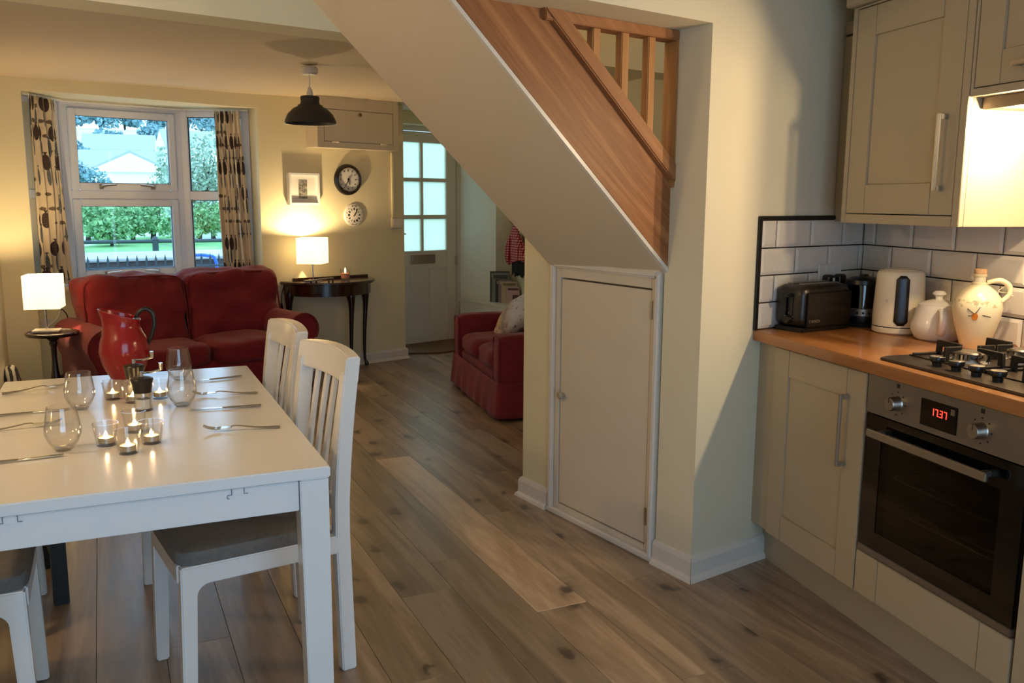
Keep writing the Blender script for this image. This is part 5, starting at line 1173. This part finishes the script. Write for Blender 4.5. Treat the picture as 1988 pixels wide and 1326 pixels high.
ck2 = kth('glass_kettle', 'dark glass and steel electric kettle standing in the tiled corner behind the toaster', 'kettle', 0.205, 0.140, WZ)
B().lathe([(0, 0), (0.072, 0), (0.074, 0.008), (0.066, 0.014), (0, 0.014)], 32).ob('base', M['black_plastic'], ck2)
B().lathe([(0, 0.014), (0.064, 0.014), (0.066, 0.02), (0.066, 0.040), (0, 0.040)], 32).ob('lower_body', M['black_plastic'], ck2)
bb = B().lathe([(0.0655, 0.040), (0.067, 0.042), (0.066, 0.068), (0.064, 0.070)], 32).ob('steel_band', M['oven_steel'], ck2)
b = B()
for i in range(6):
    a = -0.9 + i * 0.32; b.lathe([(0, 0.0), (0.006, 0.0), (0.006, 0.003), (0, 0.003)], 12, (0, 0, 0)) if False else b.box(0.067 * math.cos(a) - 0.004, 0.067 * math.sin(a) - 0.004, 0.050, 0.067 * math.cos(a) + 0.004, 0.067 * math.sin(a) + 0.004, 0.058)
b.ob('buttons', M['black_plastic'], bb, bevel=0.002)
B().lathe([(0.064, 0.070), (0.063, 0.160), (0.061, 0.160), (0.062, 0.070)], 40).ob('glass', make_glass('smoky_glass', (0.35, 0.33, 0.31), 2.0), ck2)
B().lathe([(0, 0.072), (0.012, 0.072), (0.012, 0.155), (0, 0.155)], 16).ob('infuser_tube', M['chrome'], ck2)
B().lathe([(0.064, 0.160), (0.066, 0.162), (0.064, 0.178), (0.050, 0.188), (0.018, 0.192), (0.014, 0.200), (0, 0.201)], 32).ob('lid', M['black_satin'], ck2)
B().tube([(0.05, 0.02, 0.18), (0.075, 0.05, 0.185), (0.095, 0.06, 0.14), (0.09, 0.055, 0.08), (0.062, 0.03, 0.06)], 0.008, 10).ob('handle', M['black_satin'], ck2)

ke = kth('kettle', 'cream electric kettle with a black water window on the worktop', 'kettle', 0.405, 0.135, WZ)
B().lathe([(0, 0), (0.080, 0), (0.088, 0.006), (0.089, 0.022), (0.087, 0.024), (0, 0.024)], 48).ob('base', M['cream_gloss'], ke)
B().lathe([(0.0865, 0.024), (0.0865, 0.028)], 48).ob('seam', M['black_plastic'], ke)
B().lathe([(0, 0.028), (0.0885, 0.028), (0.0885, 0.06), (0.086, 0.13), (0.083, 0.205), (0.080, 0.222), (0.070, 0.231), (0.062, 0.232), (0.062, 0.228), (0.0, 0.228)], 56).ob('body', M['cream_gloss'], ke, smooth=50)
B().lathe([(0.0, 0.240), (0.030, 0.239), (0.058, 0.234), (0.0605, 0.229), (0, 0.229)], 40).ob('lid', M['cream_gloss'], ke)
b = B(); va = math.atan2(-0.855, 0.52) ; V = []
va = math.atan2(-2.18, 2.70) + 0.10
for j in range(14):
    q = j / 13; z = 0.035 + 0.180 * q; r = 0.0895 - 0.0045 * max(0, (z - 0.06) / 0.145); w = 0.26 * (1 - max(0, abs(q - 0.5) * 2 - 0.86) / 0.14 * 0.55)
    V.append([b.bm.verts.new(((r + 0.002) * math.cos(va + a), (r + 0.002) * math.sin(va + a), z)) for a in (-w, -w / 2, 0, w / 2, w)])
for A, C in zip(V, V[1:]):
    for k_ in range(4): b.bm.faces.new((A[k_], A[k_ + 1], C[k_ + 1], C[k_]))
wv = b.ob('water_window', M['black_satin'], ke, smooth=80); sm = wv.modifiers.new('thick', 'SOLIDIFY'); sm.thickness = 0.004
b = B()
for i in range(2): a = va - 0.62 + i * 0.06; b.tube([(0.0885 * math.cos(a), 0.0885 * math.sin(a), 0.118), (0.088 * math.cos(a), 0.088 * math.sin(a), 0.128)], 0.0012, 5)
b.ob('logo_mark', M['white_gloss'], ke)
ha = va + PI
B().tube([(0.075 * math.cos(ha), 0.075 * math.sin(ha), 0.215), (0.115 * math.cos(ha), 0.115 * math.sin(ha), 0.20), (0.12 * math.cos(ha), 0.12 * math.sin(ha), 0.10), (0.085 * math.cos(ha), 0.085 * math.sin(ha), 0.05)], 0.010, 10).ob('handle', M['cream_gloss'], ke)

tp = kth('teapot', 'white ceramic teapot with its handle towards the viewer beside the cream kettle', 'teapot', 0.585, 0.118, WZ, None, 0.0); tp.scale = (1.1, 1.1, 1.0)
B().lathe([(0, 0), (0.058, 0), (0.066, 0.006), (0.078, 0.035), (0.079, 0.055), (0.070, 0.085), (0.062, 0.115), (0.060, 0.124), (0.057, 0.124), (0.058, 0.115), (0, 0.112)], 48).ob('body', M['ceramic'], tp, smooth=60)
B().lathe([(0.0, 0.142), (0.020, 0.141), (0.050, 0.131), (0.061, 0.124), (0.058, 0.122), (0, 0.122)], 40).ob('lid', M['ceramic'], tp)
B().lathe([(0, 0.172), (0.012, 0.171), (0.020, 0.165), (0.020, 0.159), (0.011, 0.152), (0.011, 0.140), (0, 0.140)], 24).ob('lid_knob', M['ceramic'], tp)
ta = va
def pol(r, z, a): return (r * math.cos(a), r * math.sin(a), z)
B().tube([pol(0.060, 0.110, ta), pol(0.092, 0.112, ta), pol(0.112, 0.092, ta), pol(0.110, 0.060, ta), pol(0.095, 0.035, ta), pol(0.076, 0.030, ta)], [0.010, 0.011, 0.011, 0.011, 0.010, 0.009], 12, flat=0.7).ob('handle', M['ceramic'], tp)
B().tube([pol(0.060, 0.040, ta + PI), pol(0.095, 0.060, ta + PI), pol(0.115, 0.095, ta + PI), pol(0.135, 0.118, ta + PI)], [0.026, 0.018, 0.013, 0.010], 14).ob('spout', M['ceramic'], tp)

ju = kth('stoneware_jug', 'cream stoneware flask with a cork, looped handle and painted flower by the hob', 'jug', 0.770, 0.128, WZ, None, 0.0)
def _stone():
    k = N('cream_stoneware_glaze'); co = k.coord(); sp = k.n('SeparateXYZ'); k.l(co, sp.inputs[0]); f = k.noise(co, 50, 4, 0.7)
    band = k.math('MULTIPLY', k.math('LESS_THAN', k.math('ABSOLUTE', k.math('SUBTRACT', sp.outputs[2], 0.152)), 0.012), k.math('GREATER_THAN', f, 0.56))
    col = k.mix(k.math('MULTIPLY', band, 0.6), k.ramp(k.noise(co, 6, 3), [(0.3, lin('#e8d8b0')), (0.7, lin('#efe2c0'))]), lin('#8d7a58')); k.bsdf(col, 0.3); return k.m
M['stoneware'] = _stone()
jp = [(0, 0), (0.040, 0), (0.043, 0.006), (0.056, 0.05), (0.070, 0.10), (0.075, 0.135), (0.070, 0.165), (0.052, 0.190), (0.032, 0.206), (0.024, 0.210), (0.0245, 0.216), (0.018, 0.219), (0.0175, 0.235), (0.021, 0.238), (0.021, 0.245), (0, 0.245)]
jb = B().lathe(jp, 48).ob('body', M['stoneware'], ju, smooth=50)
B().lathe([(0, 0.262), (0.017, 0.262), (0.019, 0.258), (0.018, 0.245), (0, 0.245)], 24).ob('cork', plain('cork', '#c99f73', 0.9, var=0.2, scale=60), ju)
# side of the handle: to the right as seen, and the painted flower on the viewer's side
hr = va + PI / 2
B().tube([pol(0.022, 0.218, hr), pol(0.060, 0.226, hr), pol(0.088, 0.208, hr), pol(0.090, 0.180, hr), pol(0.070, 0.158, hr)], [0.007, 0.0085, 0.0085, 0.008, 0.008], 12).ob('handle', M['stoneware'], ju)
b = B(); b.tube([pol(0.084, 0.215, hr), pol(0.060, 0.190, hr + 0.15), pol(0.086, 0.185, hr + 0.1), pol(0.100, 0.176, hr - 0.1)], 0.0015, 6); b.ob('string', M['stoneware'], ju)
def jr(z):
    for (r0, z0), (r1, z1) in zip(jp, jp[1:]):
        if z0 <= z <= z1: return r0 + (r1 - r0) * (z - z0) / (z1 - z0)
    return 0.05
def onjug(a, z, o=0.0006): return pol(jr(z) + o, z, a)
b = B(); fa = va - 0.25; cv = [b.bm.verts.new(onjug(fa, 0.112, 0.0018))]; rv = [b.bm.verts.new(onjug(fa + 0.13 * math.cos(i * PI / 6), 0.112 + 0.012 * math.sin(i * PI / 6), 0.0014)) for i in range(12)]
for i in range(12): b.bm.faces.new((cv[0], rv[i], rv[(i + 1) % 12]))
b.ob('painted_flower', plain('orange_glaze', '#d27a2c', 0.35, var=0.15, scale=50), jb)
b = B(); b.tube([onjug(fa - 0.02 - 0.07 * i, 0.121 + 0.004 * i, 0.0008) for i in range(5)], 0.0012, 5); b.tube([onjug(fa + 0.02 + 0.05 * i, 0.123 + 0.006 * i, 0.0008) for i in range(4)], 0.0012, 5); b.tube([onjug(fa - 0.03 - 0.08 * i, 0.116 - 0.001 * i, 0.0008) for i in range(4)], 0.0012, 5); b.tube([onjug(fa + 0.30 + 0.09 * i, 0.118 - 0.0015 * i, 0.0008) for i in range(5)], 0.0014, 5)
b.ob('painted_leaves', plain('dark_green_glaze', '#4a4a2c', 0.4), jb)

# ------------------------------------------------------------------ outside the bay window
FO = Fr((0.0, 11.0, 0.0), math.radians(9))
ro = random.Random(11)
def terr(x, y):
    s_ = y - 0.09 * x
    if s_ < 20: return -0.95
    if s_ < 56: return -0.95 + (s_ - 20) * 0.004
    z = -0.81 + 0.055 * (s_ - 56) + 0.00038 * (s_ - 56) ** 2 * (1 if s_ < 260 else 1)
    return min(z, 1.385 + 0.0690 * s_) + 0.6 * noise.noise(Vector((x * 0.02, y * 0.02, 0)))
b = B()
def tf(u, v): x = -70 + 150 * u; y = 40 + 270 * v ** 1.2; return (x, y, terr(x, y))
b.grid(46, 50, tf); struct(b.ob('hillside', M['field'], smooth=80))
b = B()
def gf(u, v): x = -30 + 70 * u; y = 15.5 + 66 * v; return (x, y, terr(x, y) + 0.02 + 0.10 * noise.noise(Vector((x * .4, y * .4, 1))))
b.grid(30, 30, gf); g_ = b.ob('meadow', M['grass'], smooth=80); struct(g_)
b = B(); b.box(-14, 8.62, -0.25, 26, 16.0, -0.20); struct(b.ob('pavement', M['coping'], smooth=0))
# low stone wall with pale coping, spiked railing in front, post and rail fence behind
lw = thing('garden_wall', 'low grey stone wall with a wide pale coping outside the window', 'wall', FO(0, 3.0), FO.th)
B().box(-8, 0, -0.25, 14, 1.75, 0.485).ob('stonework', M['stone'], lw, smooth=0)
B().box(-8, -0.05, 0.485, 14, 1.80, 0.53).ob('coping', M['coping'], lw, bevel=0.02)
srl = thing('spiked_railing', 'dark spiked garden railing in front of the low stone wall', 'railing', FO(0, 0), FO.th)
for z in (0.60, 0.05): B().box(-1.5, -0.012, z - 0.012, 3.2, 0.012, z + 0.012).ob('rail', M['railing'], srl, smooth=0)
b = B(); b.tube([(0, 0, -0.2), (0, 0, 0.655)], 0.008, 6); b.lathe([(0.009, 0.655), (0.017, 0.672), (0.0, 0.755)], 6); bar = b.ob('bar', M['railing'], srl, (-1.4, 0, 0))
for i in range(1, 44):
    o = bar.copy(); COL.objects.link(o); o.parent = srl; o.location = (-1.4 + i * 0.104, 0, 0)
pf_ = thing('post_fence', 'dark post and rail fence along the grass behind the stone wall', 'fence', (0.0, 24, 0), math.radians(5))
B().tube([(-8, 0, 0.335), (14, 0, 0.335)], 0.045, 8).ob('rail', M['railing'], pf_)
for i in range(9):
    B().lathe([(0, -1.2), (0.075, -1.2), (0.075, 0.36), (0.09, 0.38), (0.05, 0.45), (0, 0.47)], 10).ob('post', M['railing'], pf_, (-6.95 + i * 2.05, 0, 0))
hp_ = B(); hp_.tube([(-0.30, 0, -0.1), (-0.30, 0, 0.50), (-0.24, 0, 0.62), (0.0, 0, 0.62), (0.10, 0, 0.52), (0.12, 0, -0.1)], 0.022, 10); hp_.tube([(-0.29, 0, 0.40), (0.11, 0, 0.40)], 0.022, 10)
tag(hp_.ob('cycle_hoop', M['blue_rail'], None, (1.30, 12.5, 0.02)), 'bright blue steel hoop barrier seen through the right window light', 'barrier')

def leaf_blob(b, c, r, n, sz, squash=0.8):
    for _ in range(n):
        d = Vector((ro.gauss(0, 1), ro.gauss(0, 1), ro.gauss(0, 1))).normalized() * (0.55 + 0.45 * ro.random())
        p = Vector((c[0] + d.x * r, c[1] + d.y * r, max(c[2] - r * squash, c[2] + d.z * r * squash)))
        a = Vector((ro.gauss(0, 1), ro.gauss(0, 1), ro.gauss(0, 1))).normalized(); e = a.cross(Vector((ro.gauss(0, 1), ro.gauss(0, 1), ro.gauss(0, 1)))).normalized()
        s_ = sz * ro.uniform(0.6, 1.3)
        v = [b.bm.verts.new(p + a * s_), b.bm.verts.new(p + e * s_ * 0.55), b.bm.verts.new(p - a * s_), b.bm.verts.new(p - e * s_ * 0.55)]; b.bm.faces.new(v)
def bush(name, label, x, y, r, h, mat, group, n=900, sz=0.14, trunk=False, cat='shrub'):
    z = terr(x, y); t = thing(name, label, cat, (x, y, z), 0, group)
    b = B()
    for i in range(7):
        leaf_blob(b, (ro.uniform(-r, r) * 0.6, ro.uniform(-r, r) * 0.4, h * ro.uniform(0.35, 0.72)), min(r, h * 0.55) * ro.uniform(0.55, 0.9), n // 7, sz)
    b.ob('foliage', mat, t, smooth=0)['kind'] = 'stuff'
    b = B()
    for i in range(4): b.tube([(0.05 * i - 0.1, 0, -0.1), (ro.uniform(-r, r) * 0.4, ro.uniform(-.3, .3), h * 0.75)], [0.07 * h / 2, 0.02], 6)
    b.ob('stems', M['stone'], t)
    return t
ORD = 'first second third fourth fifth sixth seventh eighth ninth tenth eleventh twelfth thirteenth fourteenth fifteenth'.split()
for i in range(15):
    x = -6.0 + i * 1.08
    bush('hedge_shrub', ORD[i] + ' bright green hedge shrub from the left in the row beyond the grass', x, 46 + 0.09 * x + 3.2 * (i % 3), 0.95, 2.0 + 0.35 * math.sin(i * 1.9), M['hedge'], 'hedge shrubs beyond the grass', 1400, 0.12)
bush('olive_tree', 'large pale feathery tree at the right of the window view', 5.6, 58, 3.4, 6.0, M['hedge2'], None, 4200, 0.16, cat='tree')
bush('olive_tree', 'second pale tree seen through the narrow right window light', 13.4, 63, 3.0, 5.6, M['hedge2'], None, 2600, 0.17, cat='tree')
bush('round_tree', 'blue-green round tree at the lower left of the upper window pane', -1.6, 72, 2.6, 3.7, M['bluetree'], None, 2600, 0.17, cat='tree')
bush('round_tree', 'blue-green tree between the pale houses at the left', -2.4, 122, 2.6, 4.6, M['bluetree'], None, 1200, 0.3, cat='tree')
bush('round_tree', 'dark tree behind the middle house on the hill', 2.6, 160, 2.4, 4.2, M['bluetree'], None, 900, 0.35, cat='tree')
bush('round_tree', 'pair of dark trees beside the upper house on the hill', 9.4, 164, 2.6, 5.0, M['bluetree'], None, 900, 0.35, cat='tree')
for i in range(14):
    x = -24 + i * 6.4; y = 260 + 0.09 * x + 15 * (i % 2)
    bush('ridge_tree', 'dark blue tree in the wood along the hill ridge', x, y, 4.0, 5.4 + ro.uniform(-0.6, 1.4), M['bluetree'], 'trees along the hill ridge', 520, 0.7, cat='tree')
def house(label, x, y, w, d, h, rh, rz, wins):
    z = terr(x, y) - 0.3; t = thing('house', label, 'house', (x, y, z), rz)
    B().box(-w / 2, -d / 2, 0, w / 2, d / 2, h).ob('wall', M['render_white'], t, smooth=0)
    B().prism([(-d / 2 - .3, h - .05), (d / 2 + .3, h - .05), (0, h + rh)], 'yz', -w / 2 - .25, w / 2 + .25).ob('roof', M['roof_pale'], t, smooth=0)
    for xe in (-w / 2 - 0.26, w / 2 + 0.20): B().prism([(-d / 2, h - 0.1), (d / 2, h - 0.1), (0, h + rh - 0.25)], 'yz', xe, xe + 0.06).ob('gable', M['render_white'], t, smooth=0)
    for wx in wins:
        f = B().box(wx - 0.6, -d / 2 - 0.05, h * 0.40, wx + 0.6, -d / 2 + 0.02, h * 0.75).ob('window', M['upvc'], t, smooth=0)
        B().box(wx - 0.5, -d / 2 - 0.07, h * 0.44, wx + 0.5, -d / 2 - 0.05, h * 0.71).ob('pane', M['bluetree'], f, smooth=0)
house('white house with a pointed gable in the middle of the upper pane', 3.2, 92, 3.2, 7.5, 2.5, 1.9, math.radians(80), [0])
house('pale house with a long slate roof behind the pointed gable', 2.6, 104, 8.0, 5.0, 2.4, 1.8, math.radians(-8), [-2.5, 0, 2.5])
house('long low pale house high on the hill in the upper pane', 3.2, 138, 9.0, 5.5, 2.2, 2.2, math.radians(-6), [-3, 0, 3])
house('white house on the hill at the right of the upper pane', 12.6, 142, 7.5, 5.5, 2.6, 2.6, math.radians(12), [-2, 2])
house('pale house seen in the narrow right window light', 22.5, 148, 6.0, 5.0, 3.0, 2.4, math.radians(10), [-1.5, 1.5])
slp = thing('street_lamp', 'thin pale street lamp at the lower left of the upper pane', 'street lamp', (-2.55, 62, terr(-2.55, 62)))
B().tube([(0, 0, -0.2), (0, 0, 3.1), (-0.1, 0, 3.2)], 0.06, 8).ob('post', M['coping'], slp); B().box(-0.55, -0.12, 3.15, -0.05, 0.12, 3.28).ob('lantern', M['render_white'], slp, bevel=0.03)

bush('front_garden_shrub', 'yellow-green shrub outside the obscured glass of the front door', 4.75, 10.7, 0.6, 1.75, M['hedge'], None, 1500, 0.10)
bush('front_garden_shrub', 'green shrub outside the left panes of the front door', 3.40, 10.0, 0.42, 1.7, M['hedge'], None, 1200, 0.09)
